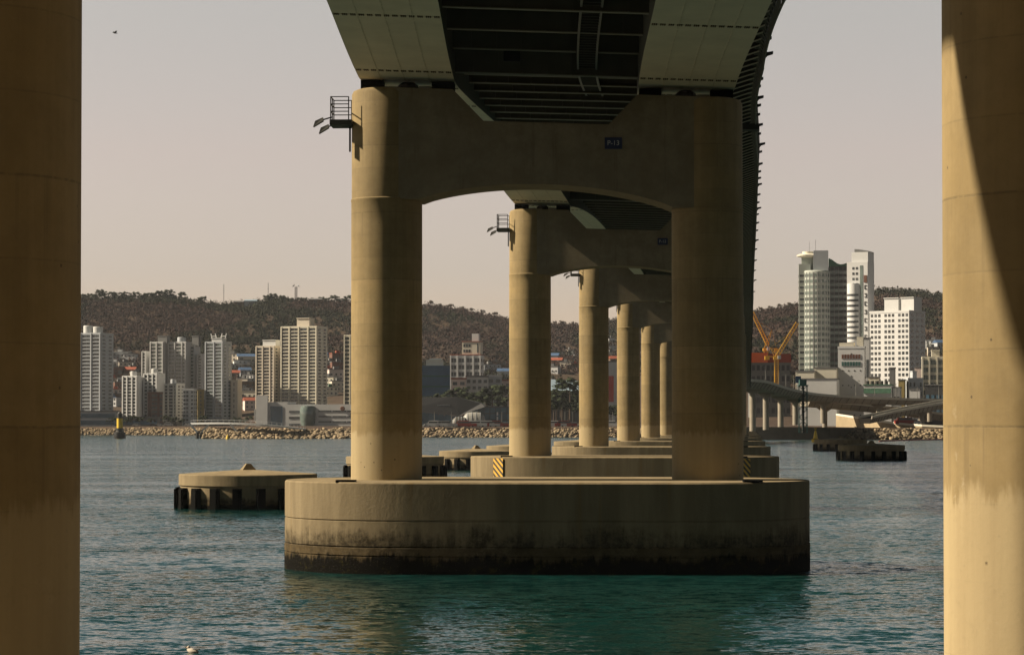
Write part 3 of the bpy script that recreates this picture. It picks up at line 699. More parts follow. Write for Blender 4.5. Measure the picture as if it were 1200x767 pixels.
    if sign:
        sx = 3.28; mb = MB(); sz = zt - 2.55
        mb.box(sx - .42, -1.66, sz - .28, sx + .42, -1.585, sz + .28); sg = mb.build('number_sign', M['signblue'], t)
        cu = bpy.data.curves.new('sign_text', 'FONT'); cu.body = sign; cu.size = .33; cu.align_x = 'CENTER'; cu.align_y = 'CENTER'; cu.extrude = .008
        tmp = bpy.data.objects.new('sign_text', cu); me = bpy.data.meshes.new_from_object(tmp); bpy.data.objects.remove(tmp)
        me.materials.clear(); me.materials.append(M['letter']); o = link('sign_text', me, sg, (sx, -1.675, sz)); o.rotation_euler = (R(90), 0, 0)
    return t
pier(35.7, 'nearest pier, its two huge columns framing the left and right picture edges', None, 2.6, 3.8)
pier(126, 'bridge pier in full view with blue sign P-13 on its beam', 'P-13')
pier(214, 'bridge pier with sign P-12, right behind the P-13 one, striped panels on its cap', 'P-12', stripes=True)
pier(302, 'bridge pier third in the row counting from the P-13 one, just past the P-12 one')
pier(390, 'bridge pier fourth in the row counting from the P-13 one, mostly hidden')
pier(478, 'bridge pier fifth in the row counting from the P-13 one, girder end above its column')
pier(566, 'bridge pier sixth in the row, a thin lit column beside the P-13 right column')
for i, d in enumerate((654, 742, 830)):
    pier(d, 'bridge pier %s behind the P-13 right column, close to the far shore' % ('seventh', 'eighth', 'ninth')[i])

# ---------------------------------------------------------------- mooring dolphins
FEND = None
def dolphin(px, d, r, label):
    global FEND
    x = (px - 600) * d / F; t = empty('protection_dolphin', (x, d, 0), random.uniform(0, 1)); tag(t, label, 'dolphin', 'round concrete pier protection dolphins')
    mb = MB(); mb.lathe([(r - .12, -3), (r - .12, 1.88), (r, 1.92), (r, 2.76), (r - .06, 2.83), (r * .5, 3.02), (.75, 3.16)], 64); mb.build('concrete_drum', M['dolphin'], t, smooth=30)
    n = 19
    for k in range(n):
        a = 2 * math.pi * k / n; mb = MB() if FEND is None else None
        if FEND is None:
            mb.box(-.45, -.36, -.4, .38, .36, 1.72); mb.box(.38, -.26, -.4, .50, .26, 1.6); FEND = mb.mesh('fender', M['black'])
        link('fender', FEND, t, ((r - .1) * math.cos(a), (r - .1) * math.sin(a), 0), a)
    mb = MB(); mb.hexa([(-.65, -.5, 3.08), (.65, -.5, 3.08), (.65, .5, 3.08), (-.65, .5, 3.08), (-.18, -.18, 3.68), (.18, -.18, 3.68), (.18, .18, 3.68), (-.18, .18, 3.68)]); mb.build('mooring_post', M['dolphin'], t)
dolphin(291, 214, 5.75, 'round concrete dolphin with black fenders standing alone left of the bridge')
dolphin(463, 324, 6.2, 'dark round dolphin half hidden behind the left column of the P-13 pier')
dolphin(558, 386, 5.6, 'round dolphin with a sunlit top left of the striped pile cap')
dolphin(607, 470, 5.8, 'round dolphin peeping out between the left pier column and another sunlit dolphin')
dolphin(681, 580, 6.2, 'round dolphin with fenders seen between the second and third columns')
dolphin(1021, 486, 6.3, 'nearer round dolphin of the two near the right shore')
dolphin(985, 646, 6.6, 'farther round dolphin of the two near the right shore, beside the yellow buoy')

# ================================================================ far shore buildings
WIN = {}
def facade(t, wd, dep, h, floors, bays, glass, face='front', z0=0.0, wf=.72, hf=.55, budget=100, depth=.12, name='window', gsz=0, gap=.7):
    """glazed openings on one face; each a part of its own up to BUDGET, the rest one mesh; GSZ openings, then a blank strip"""
    fl = h / floors; L = wd if face == 'front' else dep
    ng = (bays - 1) // gsz if gsz else 0; bw = (L - .5) / (bays + ng * gap)
    xs_ = [-L / 2 + .25 + bw * (i + .5 + (gap * (i // gsz) if gsz else 0)) for i in range(bays)]
    key = (round(bw * wf, 2), round(fl * hf, 2), glass.name)
    if key not in WIN:
        mb = MB(); a, c_ = bw * wf / 2, fl * hf / 2
        mb.box(-a, -depth, -c_, a, .02, c_); WIN[key] = mb.mesh(name, glass)
    rest = MB(); used = 0
    for j in range(floors - 1, -1, -1):
        for u in xs_:
            z = z0 + (j + .52) * fl
            if face == 'front': loc, rz = (u, -dep / 2, z), 0
            elif face == 'left': loc, rz = (-wd / 2, -u, z), -math.pi / 2
            else: loc, rz = (wd / 2, u, z), math.pi / 2
            if used < budget: link(name, WIN[key], t, loc, rz); used += 1
            else:
                a, c_ = bw * wf / 2, fl * hf / 2
                if face == 'front': rest.box(u - a, -dep/2 - depth, z - c_, u + a, -dep/2 + .02, z + c_)
                elif face == 'left': rest.box(-wd/2 - depth, -u - a, z - c_, -wd/2 + .02, -u + a, z + c_)
                else: rest.box(wd/2 - .02, u - a, z - c_, wd/2 + depth, u + a, z + c_)
    if rest.v: tag(rest.build(name, glass, t), kind='stuff')
    return used
def rib_places(wd, bays, gsz, gap=.7):
    if not gsz: return [-wd/2 + .3, wd/2 - .3]
    ng = (bays - 1) // gsz; bw = (wd - .5) / (bays + ng * gap)
    return [-wd/2 + .3] + [-wd/2 + .25 + bw * ((k + 1) * gsz + gap * (k + .5)) for k in range(ng)] + [wd/2 - .3]
def slab_body(wd, dep, h, ribs=0, z0=0, slab=0, floors=1):
    mb = MB(); mb.box(-wd/2, -dep/2, z0 - 4, wd/2, dep/2, z0 + h)
    mb.box(-wd/2 - .15, -dep/2 - .15, z0 + h - .02, wd/2 + .15, -dep/2 + .3, z0 + h + 1.1); mb.box(-wd/2 - .15, dep/2 - .3, z0 + h - .02, wd/2 + .15, dep/2 + .15, z0 + h + 1.1)
    mb.box(-wd/2 - .14, -dep/2 + .3, z0 + h - .02, -wd/2 + .3, dep/2 - .3, z0 + h + 1.1); mb.box(wd/2 - .3, -dep/2 + .3, z0 + h - .02, wd/2 + .14, dep/2 - .3, z0 + h + 1.1)
    for u in ribs or []:
        mb.box(u - .38, -dep/2 - .8, z0 - 4, u + .38, -dep/2 + .02, z0 + h + .7)
    return mb
def dims(px0, px1, ytop, d, beta, dep, zb):
    tw = (px1 - px0) * d / F; wd = (tw - dep * abs(math.sin(beta))) / math.cos(beta); x = ((px0 + px1) / 2 - 600) * d / F
    return wd, x, at(0, ytop, d)[2] - zb
def apartment(label, px0, px1, ytop, d, beta=0, dep=11, floors=20, bays=6, wall='offwhite', glass='glass', side='right', sidebays=2, zb=5.0, ribs=None, pent=True, base=None, group='apartment blocks on the far shore', name='apartment_block', cat='apartment block', wf=.90, hf=.60, slabs=True, bud=96, gsz=2):
    beta = R(beta); wd, x, h = dims(px0, px1, ytop, d, beta, dep, zb)
    t = empty(name, (x, d + dep / 2, zb), beta); tag(t, label, cat, group)
    slab_body(wd, dep, h, rib_places(wd, bays, gsz) if slabs else None).build('wall', M[wall], t)
    b0 = base or 0.0; hh = h - b0 * h
    if slabs:                                    # balcony edges, storey by storey
        mb = MB()
        for j in range(1, floors): z = b0 * h + hh * j / floors; mb.box(-wd/2 + .35, -dep/2 - .5, z - .22, wd/2 - .35, -dep/2 + .01, z + .22)
        mb.build('balcony_edges', M[wall], t)
    nf = facade(t, wd, dep, hh, floors, bays, M[glass], 'front', b0 * h, wf, hf, bud, gsz=gsz)
    if side and sidebays: facade(t, wd, dep, hh, floors, sidebays, M[glass], side, b0 * h, .45, .45, max(0, 98 - nf))
    if base:
        mb = MB(); mb.box(-wd/2 - .9, -dep/2 - .9, -3, wd/2 + .25, dep/2 + .25, base * h - .6); mb.build('base_storeys', M['grey'], t)
    if pent:
        mb = MB(); mb.box(-wd*.14, -dep*.3, h - .01, wd*.14, dep*.3, h + 4.2); mb.box(-wd*.16, -dep*.33, h + 4.2, wd*.16, dep*.33, h + 4.6); mb.build('lift_house', M[wall], t)
    return t, wd, dep, h
def lift(t, wd, dep, h, u, w_, hh, material, round_=False, name='lift_house'):
    mb = MB()
    if round_: mb.lathe([(w_/2, h - .01), (w_/2, h + hh), (w_*.46, h + hh + .3)], 20, u * wd, 0)
    else: mb.box(u*wd - w_/2, -dep*.25, h - .01, u*wd + w_/2, dep*.25, h + hh); mb.box(u*wd - w_/2 - .2, -dep*.28, h + hh, u*wd + w_/2 + .2, dep*.28, h + hh + .4)
    return mb.build(name, material, t)

# --- left of the bridge
t = apartment('pale grey tower with two round roof drums at the left column', 70, 130, 392, 1560, -22, 15, 21, 8, 'greyw', base=.17, pent=False, side='right')
lift(*t, .02, 6, 5.5, M['offwhite'], True); lift(*t, .27, 6, 4.8, M['offwhite'], True)
mb = MB(); x, y, z = at(100, 481, 1545); t = empty('seafront_hall', (x, y, 5)); tag(t, 'low blue glass hall at the foot of the grey drum-roofed tower', 'hall')
mb.box(-21, 0, -2, 18, 14, 8.6); mb.build('wall', M['greyw'], t)
for k in range(2):
    q = MB(); q.box(-20.6, -.2, .8 + k*4, 17.6, .05, 3.4 + k*4); q.build('window_band', M['glassblue'], t)
q = MB(); q.box(-21.6, -.6, 8.6, 18.6, 14.6, 9.3); q.build('roof', M['greyroof'], t)
mb = MB(); x, y, z = at(160, 485, 1552); t = empty('seafront_hall', (x, y, 5)); tag(t, 'low dark grey annex below the white stepped slab blocks', 'hall')
mb.box(-13, 0, -2, 13, 12, 5.2); mb.build('wall', M['grey'], t); q = MB(); q.box(-12.6, -.2, .8, 12.6, .05, 3.2); q.build('window_band', M['glassblue'], t); q = MB(); q.box(-13.4, -.5, 5.2, 13.4, 12.4, 5.8); q.build('roof', M['greyroof'], t)

def at_z(px, d): return land((px - 600) * d / F, d + 5)
for px0, px1, yt, bays, lab in ((166, 176, 413, 2, 'narrow leftmost wing of the grey-green stepped apartment group on the slope'), (175.5, 196, 402, 4, 'tall left wing with a roof block in the stepped apartment group'),
                          (196.5, 223, 402, 5, 'widest wing in the middle of the stepped apartment group'), (222.5, 233, 405.5, 2, 'slim wing next to the right end of the stepped apartment group'), (231.5, 242, 416, 2, 'lowest right end wing of the stepped apartment group')):
    t = apartment(lab, px0, px1, yt, 1760 + (px0 % 7), -18, 9, 15, bays, 'offwhite', 'glassgreen', zb=20, side=None, pent=False, base=.1, group='stepped apartment group on the slope', bud=80)
    if px0 in (175.5,): lift(*t, .33, 7, 5, M['grey'])
    if px0 == 196.5: lift(*t, .1, 6, 4, M['greyw'], True)
    if px0 == 222.5: lift(*t, .3, 5, 7, M['grey'])
t = apartment('white slab block, lower left one of the front pair by the beach road', 143, 168, 442, 1590, -22, 10, 13, 6, 'white', 'glass', side='left', sidebays=0, base=.1, pent=False); lift(*t, -.02, 4, 3.6, M['offwhite'], True)
t = apartment('white slab block joined on the right to the lower one, behind the brick tower', 168, 191.5, 439, 1592, -22, 10, 13, 6, 'white', 'glass', side=None, base=.1, pent=False); lift(*t, .0, 4, 3.6, M['offwhite'], True)
t = apartment('small white block right of the brick tower with round roof tank', 191, 214.5, 451, 1598, -22, 10, 11, 5, 'offwhite', 'glass', base=.14, pent=False); lift(*t, -.05, 3.6, 3.4, M['greyw'], True)
apartment('slim dark red brick tower before the white slab blocks', 172, 190, 461, 1560, 32, 5.5, 8, 3, 'brick', 'glass', side='left', sidebays=0, pent=False, group='', name='brick_building', cat='building', slabs=False)
apartment('narrow white office block with dark striped flank', 214, 229, 457, 1575, -6, 9, 9, 3, 'white', 'glass', pent=False, group='', name='office_block', cat='office block', wf=.8, slabs=False)
t = apartment('slim pale yellow building wedged beside the narrow white office', 229.3, 239, 458, 1582, 8, 9, 9, 1, 'yellowb', 'glass', pent=False, group='', name='yellow_building', cat='building', wf=.2, slabs=False)
t = apartment('tall slender grey-blue tower with horned roof frame', 240, 269.5, 402, 1585, -21, 12, 22, 4, 'greyw', 'glassgreen', base=.1, pent=False, bud=100)
lift(*t, .02, 7, 3, M['offwhite']); mb = MB()
for u in (-4.5, -1.5, 1.5, 4.5): mb.bar((u, 0, t[3] + 3), (u + (.9 if u > 0 else -.9), 0, t[3] + 6.3), .28)
for a, b_ in (((-4.5, -1.5)), ((1.5, 4.5))): mb.bar((a, 0, t[3] + 4.6), (b_, 0, t[3] + 4.6), .25)
mb.build('roof_frame', M['white'], t[0])
apartment('windowless beige block right of the horned tower', 270, 282, 447, 1590, -14, 8, 8, 1, 'beige', 'glass', pent=False, side=None, group='', name='beige_building', cat='building', wf=.12, slabs=False)
t = apartment('shorter beige block of the tall pair above the mall', 299.5, 330, 407, 1600, -22, 12, 19, 5, 'beige', 'glass', zb=11, base=.12, pent=False); lift(*t, .1, 9, 4.5, M['offwhite'])
t = apartment('tallest beige block left of the bridge, topped by a square lift house', 328.5, 382, 384, 1592, -20, 16, 23, 8, 'cream', 'glass', zb=11, base=.12, pent=False); lift(*t, .04, 8.5, 6, M['beige'])
apartment('beige block cut off by the left column of the P-13 pier', 403, 422, 394, 1640, -12, 12, 21, 4, 'cream', 'glass', zb=8, pent=False)
# mall
x, y, z = at(356, 497, 1530); t = empty('shopping_mall', (x, y, 4.8), R(-9)); tag(t, 'long low beige shopping mall with strip windows and round glass entrance', 'mall')
mb = MB(); mb.box(-29, 0, -3, 36, 22, 13.2); mb.box(-29, -1.2, -3, -22, 0, 18.6); mb.box(-22, 0, 13.2, -10, 22, 14.6); mb.build('wall', M['offwhite'], t)
for zz in (2.2, 5.3, 8.6):
    for a, b_ in ((9, 17), (17.6, 26), (26.6, 35)):
        q = MB(); q.box(a, -.15, zz, b_, .03, zz + 1.0); q.build('window_band', M['glass'], t)
for zz in (.5, 4.6, 8.2):
    q = MB(); q.box(-9, -.15, zz, -2.5, .03, zz + 1.2); q.build('window_band', M['glass'], t)
q = MB(); q.box(-20.5, -.2, .5, -13, .03, 12); q.build('glass_front', M['glassblue'], t)
q = MB(); q.lathe([(3.2, -1), (4.4, 3), (4.8, 7), (4.6, 10), (3.8, 12.2)], 24, 2.6, -.5); q.build('glass_entrance', M['glassgreen'], t, smooth=40)
q = MB(); q.lathe([(1.2, 0), (1.5, .8), (1.2, 1.5)], 10, 0, 0); o = q.build('wall_emblem', M['brick'], t, (24, -.3, 10.6)); o.rotation_euler = (R(90), 0, 0)

# small hillside houses: walls, roof, windows
def house(px, py, wall, roof, label, w_=9, h_=6, gable=False, grp='small hillside houses'):
    p = hit(px, py)
    if p is None: return
    x, y, z = p; t = empty('hillside_house', (x, y, z), R(random.uniform(-25, 25))); tag(t, label, 'house', grp); dp = w_ * .8
    mb = MB(); mb.box(-w_/2, -dp/2, -4, w_/2, dp/2, h_); mb.build('wall', M[wall], t)
    mb = MB()
    if gable: mb.add([(-w_/2-.4, -dp/2-.4, h_), (w_/2+.4, -dp/2-.4, h_), (w_/2+.4, dp/2+.4, h_), (-w_/2-.4, dp/2+.4, h_), (-w_/2-.4, 0, h_+2.2), (w_/2+.4, 0, h_+2.2)], [(0,1,5,4), (2,3,4,5), (0,4,3), (1,2,5), (0,3,2,1)])
    else: mb.box(-w_/2-.3, -dp/2-.3, h_, w_/2+.3, dp/2+.3, h_+.5); mb.box(-w_*.2, -dp*.2, h_+.5, w_*.05, dp*.2, h_+2.4)
    mb.build('roof', M[roof], t)
    n = max(2, int(w_ / 3))
    for fl in range(max(1, int(h_ / 3))):
        for i in range(n):
            q = MB(); u = -w_/2 + w_ * (i + .5) / n; q.box(u - .65, -dp/2 - .1, fl*3 + .9, u + .65, -dp/2 + .03, fl*3 + 2.2); q.build('window', M['glass'], t)
RC = {'blueroof': 'blue roof', 'redroof': 'red roof', 'greenroof': 'green roof', 'greyroof': 'grey roof', 'white': 'white roof'}
WC = {'white': 'white', 'brick': 'brick', 'beige': 'beige', 'greyw': 'pale grey', 'pinkish': 'pinkish', 'brown': 'brown', 'cream': 'cream'}
def cluster(where, spots):
    seen = set()
    for px, py, wl, rf, w_, h_ in spots:
        size = 'large' if w_ >= 13 else ('tiny' if w_ < 8 else 'small'); lab = '%s %s house with %s %s' % (size, WC[wl], RC[rf], where)
        if lab in seen: continue
        seen.add(lab); house(px, py, wl, rf, lab, w_, h_, gable=(rf in ('redroof', 'blueroof') and random.random() < .5))
cluster('right of the drum-roofed tower', [(134, 426, 'greyw', 'greyroof', 10, 6), (142, 423, 'white', 'white', 14, 7), (153, 424, 'white', 'greyroof', 10, 6), (136, 434, 'white', 'white', 10, 6), (148, 434, 'beige', 'greyroof', 13, 6), (158, 436, 'brown', 'greyroof', 9, 5), (135, 442, 'brick', 'greyroof', 13, 7),
    (142, 448, 'brown', 'greyroof', 13, 6), (134, 453, 'brown', 'redroof', 10, 6), (160, 428, 'brown', 'redroof', 9, 5), (140, 460, 'brick', 'greyroof', 9, 7), (137, 470, 'brown', 'greyroof', 7, 5), (153, 441, 'brick', 'redroof', 9, 5), (140, 416, 'beige', 'greyroof', 7, 4), (148, 457, 'white', 'greyroof', 14, 8), (156, 463, 'cream', 'white', 10, 7), (133, 476, 'white', 'blueroof', 9, 6), (162, 450, 'cream', 'greyroof', 13, 7), (137, 466, 'pinkish', 'redroof', 10, 6)])
cluster('between the horned tower and the beige pair', [(275, 424, 'beige', 'greyroof', 13, 6), (288, 425, 'beige', 'blueroof', 14, 5), (284, 432, 'greyw', 'greyroof', 13, 6), (276, 436, 'white', 'white', 9, 6), (293, 437, 'brown', 'greyroof', 10, 6), (287, 443, 'greyw', 'blueroof', 9, 6), (274, 446, 'brown', 'redroof', 9, 6),
    (293, 449, 'white', 'greyroof', 9, 6), (287, 455, 'beige', 'greyroof', 10, 7), (295, 460, 'brown', 'greyroof', 14, 7), (288, 465, 'greyw', 'greyroof', 10, 6), (280, 470, 'white', 'blueroof', 10, 7), (292, 472, 'cream', 'greyroof', 14, 8), (284, 478, 'white', 'greyroof', 14, 7), (294, 480, 'pinkish', 'redroof', 10, 6)])
cluster('between the tallest beige block and the column', [(386, 424, 'white', 'blueroof', 9, 5), (397, 427, 'brick', 'redroof', 13, 8), (388, 434, 'beige', 'greyroof', 10, 7), (398, 439, 'brick', 'greyroof', 13, 8), (386, 444, 'brick', 'redroof', 10, 7), (395, 448, 'pinkish', 'greyroof', 14, 8), (386, 454, 'cream', 'greyroof', 10, 7), (398, 459, 'beige', 'greyroof', 13, 7), (388, 464, 'cream', 'greenroof', 9, 6)])
cluster('on the slope between second and third columns', [(649, 424, 'greyw', 'blueroof', 9, 5), (653, 430, 'brick', 'redroof', 9, 5), (668, 414, 'cream', 'greyroof', 6, 3), (672, 420, 'greyw', 'greyroof', 7, 4), (660, 421, 'brown', 'greyroof', 6, 4), (664, 431, 'beige', 'greyroof', 9, 4), (675, 433, 'brown', 'redroof', 7, 4), (649, 438, 'white', 'greyroof', 9, 5)])
cluster('on the slope seen right of the third column', [(717, 402, 'white', 'greyroof', 6, 4), (719, 411, 'greyw', 'greyroof', 7, 4), (716, 420, 'cream', 'greyroof', 7, 4), (720, 428, 'brown', 'redroof', 9, 5), (778, 410, 'white', 'white', 9, 6), (779, 425, 'brick', 'redroof', 9, 6)])
cluster('right of the hotel with red trim', [(575, 437, 'greyw', 'greyroof', 13, 6), (590, 443, 'white', 'blueroof', 9, 5), (592, 434, 'brown', 'greyroof', 9, 4), (582, 430, 'brown', 'greyroof', 6, 4)])
cluster('below the right hill beside the near right column', [(1096, 408, 'white', 'greyroof', 13, 6), (1102, 413, 'greyw', 'blueroof', 9, 7), (1094, 418, 'beige', 'greyroof', 9, 6)])

# --- seen under the bridge
p = at(511, 457, 1480); t = empty('netted_building', (p[0], p[1], 5)); tag(t, 'building under construction wrapped in dark blue netting with green bands', 'building')
mb = MB(); mb.box(-8.5, 0, -2, 7.8, 14, 36.5 - 1.5); mb.build('scaffold_net', M['net'], t)
for zz in (22.5, 28.5, 14):
    q = MB(); q.box(-8.6, -.2, zz, 7.9, -.01, zz + .8); q.build('net_band', M['netgreen'], t)
q = MB(); q.box(-6, 3, 35, 4, 11, 38.5); q.build('roof_slab', M['beige'], t)
q = MB(); q.box(-4, 4, 38.5, 3, 10, 39.2); q.build('roof', M['palebluer'], t)
t = apartment('white hotel with red roof trim at the foot of the wooded hill', 527.5, 567, 418, 1640, -9, 13, 5, 8, 'white', 'glass', zb=27, pent=False, group='', name='hotel', cat='hotel')
mb = MB(); mb.box(-t[1]/2 - .3, -t[2]/2 - .3, t[3] + 1.1, t[1]/2 + .3, t[2]/2 + .3, t[3] + 1.7); mb.build('red_trim', M['redroof'], t[0])
mb = MB(); mb.box(-.12*t[1], -t[2]*.4, t[3] + 1.7, .47*t[1], t[2]*.4, t[3] + 9.6); up = mb.build('upper_storeys', M['cream'], t[0])
mb = MB(); mb.box(-.13*t[1], -t[2]*.42, t[3] + 9.6, .48*t[1], t[2]*.42, t[3] + 10.1); mb.build('red_trim', M['redroof'], up)
for j in range(2):
    for i in range(3):
        q = MB(); u = (-.08 + i * .085) * t[1]; q.box(u, -t[2]*.4 - .1, t[3] + 3 + j*3.4, u + 1.3, -t[2]*.4 + .03, t[3] + 4.8 + j*3.4); q.build('window', M['glass'], up)
q = MB(); q.box(.37*t[1], -t[2]*.4 - .1, t[3] + 2.6, .41*t[1], -t[2]*.4 + .03, t[3] + 8.6); q.build('window', M['glass'], up)
mb = MB(); mb.box(.18*t[1], -3, t[3] + 9.9, .40*t[1], 3, t[3] + 15); mb.build('lift_house', M['white'], t[0])
for k, (px0, px1, yt, wl, rf, lab) in enumerate(((529, 546, 443, 'pinkish', 'redroof', 'low red-trimmed shop row in front of the hotel'), (546, 572, 440.5, 'offwhite', 'greyroof', 'low grey parade in front of the hotel, right of the red-trimmed shops'), (571, 588, 440, 'greyw', 'white', 'pale low building right of the hotel parade'), (583, 600, 445, 'pinkish', 'redroof', 'red-roofed low shop by the second left column'))):
    d = 1560 + 6 * k; x0, _, z1 = at(px0, yt, d); x1 = at(px1, 0, d)[0]; t = empty('shop_row', ((x0 + x1)/2, d, 5)); tag(t, lab, 'shops'); hw = (x1 - x0)/2
    mb = MB(); mb.box(-hw, 0, -2, hw, 9, z1 - 5.6); mb.build('wall', M[wl], t); q = MB(); q.box(-hw - .3, -.5, z1 - 5.6, hw + .3, 9.3, z1 - 4.6); q.build('roof', M[rf], t)
    for j in range(3):
        for i in range(max(2, int(hw / 1.6))):
            n = max(2, int(hw / 1.6)); u = -hw + 2*hw*(i + .5)/n; q = MB(); q.box(u - hw/n*.6, -.12, z1 - 9.2 - 4*j, u + hw/n*.6, .03, z1 - 7.2 - 4*j); q.build('window', M['glass'], t)
# dark angular hall and blue glass hall
p = at(524, 498, 1345); t = empty('exhibition_hall', (p[0] - 6, p[1], 5)); tag(t, 'dark grey hall with an angular sloping roof and blue glass front', 'hall')
mb = MB(); mb.add([(-14, 0, 12), (20, -2, 0.0), (20, 14, 0), (-14, 14, 8), (-14, 0, 14.6), (10, 0, 15), (20.5, -2, 10.2), (20, 14, 11), (-14, 14, 16)], [(0,1,6,5,4), (4,5,6,7,8), (1,2,7,6), (2,3,8,7), (3,0,4,8), (0,3,2,1)]); 
mb = MB(); mb.hexa([(-16, -1, 8.2), (12, -1, 5.6), (12, 15, 8), (-16, 15, 8), (-16, 1, 15.2), (10.5, 1, 15.6), (12, 15, 14), (-16, 15, 16)]); mb.hexa([(12.01, -1, 5.6), (26, -1, 10.4), (26, 15, 10.6), (12.01, 15, 8), (10.51, 1, 15.6), (24, 1, 12.2), (24, 15, 12.5), (12.01, 15, 14)]); mb.build('roof', M['darkgrey'], t)
for k in range(10):
    q = MB(); q.box(-15 + k*3.9, .6, -2, -15 + k*3.9 + 3.65, 1.2, 5.4 + abs(k - 6.5)*.35); q.build('glass_panel', M['glassblue'], t)
for k in range(9):
    q = MB(); q.box(.8 + k*.75, -.15, 10.9, 1.3 + k*.75, .6, 11.5); q.build('sign_letter', M['greyw'], t)
p = at(572, 498, 1350); t = empty('glass_hall', (p[0], p[1], 5)); tag(t, 'long low blue glass hall right of the angular dark roof', 'hall')
mb = MB(); mb.box(-11, .3, -2, 13, 14, 10.6); mb.build('wall', M['darkgrey'], t)
for k in range(8):
    for j in range(3):
        q = MB(); q.box(-10.8 + k*2.95, -.1, .3 + j*3.4, -10.8 + k*2.95 + 2.7, .35, .3 + j*3.4 + 3.0); q.build('glass_panel', M['glassblue'], t)
for k in range(3):
    q = MB(); q.box(4.5, -.3, 1 + k*2.4, 5.3, -.11, 2.8 + k*2.4); q.build('white_panel', M['white'], t)
# barrel domes on the quay
def dome(px0, px1, yt, d, material, label):
    x0, _, z1 = at(px0, yt, d); x1 = at(px1, 0, d)[0]; L = x1 - x0; h = z1 - 5; t = empty('membrane_dome', ((x0 + x1)/2, d, 5)); tag(t, label, 'dome tent', 'membrane dome tents on the quay'); mb = MB(); rings = []
    for i in range(13):
        u = -1 + 2*i/12; s = (1 - abs(u) ** 4) ** .5 if abs(u) < 1 else 0; s = max(s, .25)
        rings.append([(u*L/2, -h*.55*math.cos(a)*s, h*math.sin(a)*s) for a in np.linspace(-.2, math.pi + .2, 12)])
    mb.strip(rings); body = mb.build('membrane', material, t, smooth=50); q = MB()
    for u in np.linspace(-.85, .85, 6):
        s = (1 - abs(u) ** 4) ** .5; pts_ = [(u*L/2, -h*.56*math.cos(a)*s, h*1.01*math.sin(a)*s) for a in np.linspace(0, math.pi, 12)]
        for a, b_ in zip(pts_[:-1], pts_[1:]): q.bar(a, b_, .14)
    q.build('dome_ribs', M['greyw'], t)
dome(529, 549, 488, 1275, M['tentdark'], 'smaller dark ribbed barrel tent on the quay'); dome(541, 570, 482.5, 1285, M['tent'], 'larger pale ribbed barrel tent on the quay')
# pale blue roofed hall, red and beige blocks further right
p = at(664, 462, 1500); t = empty('warehouse', (p[0], p[1], 5)); tag(t, 'warehouse with a wide pale blue corrugated roof behind the dark pines', 'warehouse')
mb = MB(); mb.box(-14, 0, -2, 16, 22, 18); mb.build('wall', M['darkgrey'], t); mb = MB(); mb.hexa([(-15, -1, 17.5), (17, -1, 17.5), (17, 12, 25.5), (-15, 12, 27.5), (-15, -1, 18.1), (17, -1, 18.1), (17, 12, 26), (-15, 12, 28)]); mb.build('roof', M['palebluer'], t)
p = at(722, 470, 1480); t = empty('signboard_building', (p[0], p[1], 5)); tag(t, 'grey building with a tall red banner right of the third column', 'building')
mb = MB(); mb.box(-6, 0, -2, 7, 12, 37); mb.build('wall', M['greyw'], t); q = MB(); q.box(-5.6, -.25, 14, -1.4, -.02, 29); q.build('banner', M['red'], t); q = MB(); q.box(-6.3, -.3, 37, 7.3, 12.3, 37.8); q.build('roof', M['greyroof'], t)
apartment('grey block with a single window column beside the P-13 right column', 773, 800, 446, 1500, 3, 12, 9, 6, 'grey', 'glass', pent=True, group='', name='office_block', cat='office block', wf=.45, hf=.5, slabs=False)

# --- right of the bridge
# tower one: curved balcony tower with dark glass wing
d = 1450; x = (957 - 600) * d / F; t = empty('residential_tower', (x + .8, d + 14, 5), R(-6)); tag(t, 'tall pale tower with curved balconies and a dark glass wing', 'tower'); h = at(0, 318, d)[2] - 5
mb = MB(); mb.lathe([(7.4, -3), (7.4, h + .5), (7.0, h + 1.1)], 40, 1.2, -3); mb.box(-9.2, -4, -3, -2.5, 9, h + 5); mb.box(-7.6, 1, h, 3, 9, h + 10); body = mb.build('wall', M['greenwall'], t, smooth=30)
mb = MB()
for a in np.linspace(R(200), R(340), 9): mb.bar((1.2 + 7.5*math.cos(a), -3 + 7.5*math.sin(a), -3), (1.2 + 7.5*math.cos(a), -3 + 7.5*math.sin(a), h), .22)
mb.build('bay_mullions', M['offwhite'], t)
mb = MB(); mb.box(-.8, -6, h - .5, 7.6, 4, h + 12.5); mb.build('lift_shaft', M['greyw'], t)
mb = MB(); mb.lathe([(3.5, h + 8.9), (6.6, h + 9.6), (6.8, h + 10.3), (5.4, h + 10.9), (3.4, h + 11), (3.4, h + 12.4)], 24, -3.6, 2); mb.build('roof_crown', M['cream'], t)
nf = 26
for j in range(nf):
    z = h * (j + .5) / nf; q = MB()
    ring0 = []
    for a in np.linspace(R(196), R(344), 12): ring0.append([(1.2 + 7.3*math.cos(a), -3 + 7.3*math.sin(a), z - .95), (1.2 + 7.5*math.cos(a), -3 + 7.5*math.sin(a), z - .95), (1.2 + 7.5*math.cos(a), -3 + 7.5*math.sin(a), z + .85), (1.2 + 7.3*math.cos(a), -3 + 7.3*math.sin(a), z + .85)])
    q.strip(ring0); q.build('window_band', M['glassgreen'], t)
for j in range(nf):
    q = MB(); z = h * (j + .5) / nf; q.box(-8.6, -4.1, z - .6, -5.6, -3.97, z + .6); q.build('window', M['glass'], t)
    q = MB(); q.box(-9.3, -2.5, z - .6, -9.17, 6.5, z + .6); q.build('window', M['glass'], t)
mb = MB(); mb.box(7.8, -3.5, -3, 21.5, 10, h + 3.5); wing = mb.build('glass_wing', M['darkgrey'], t); k = 0
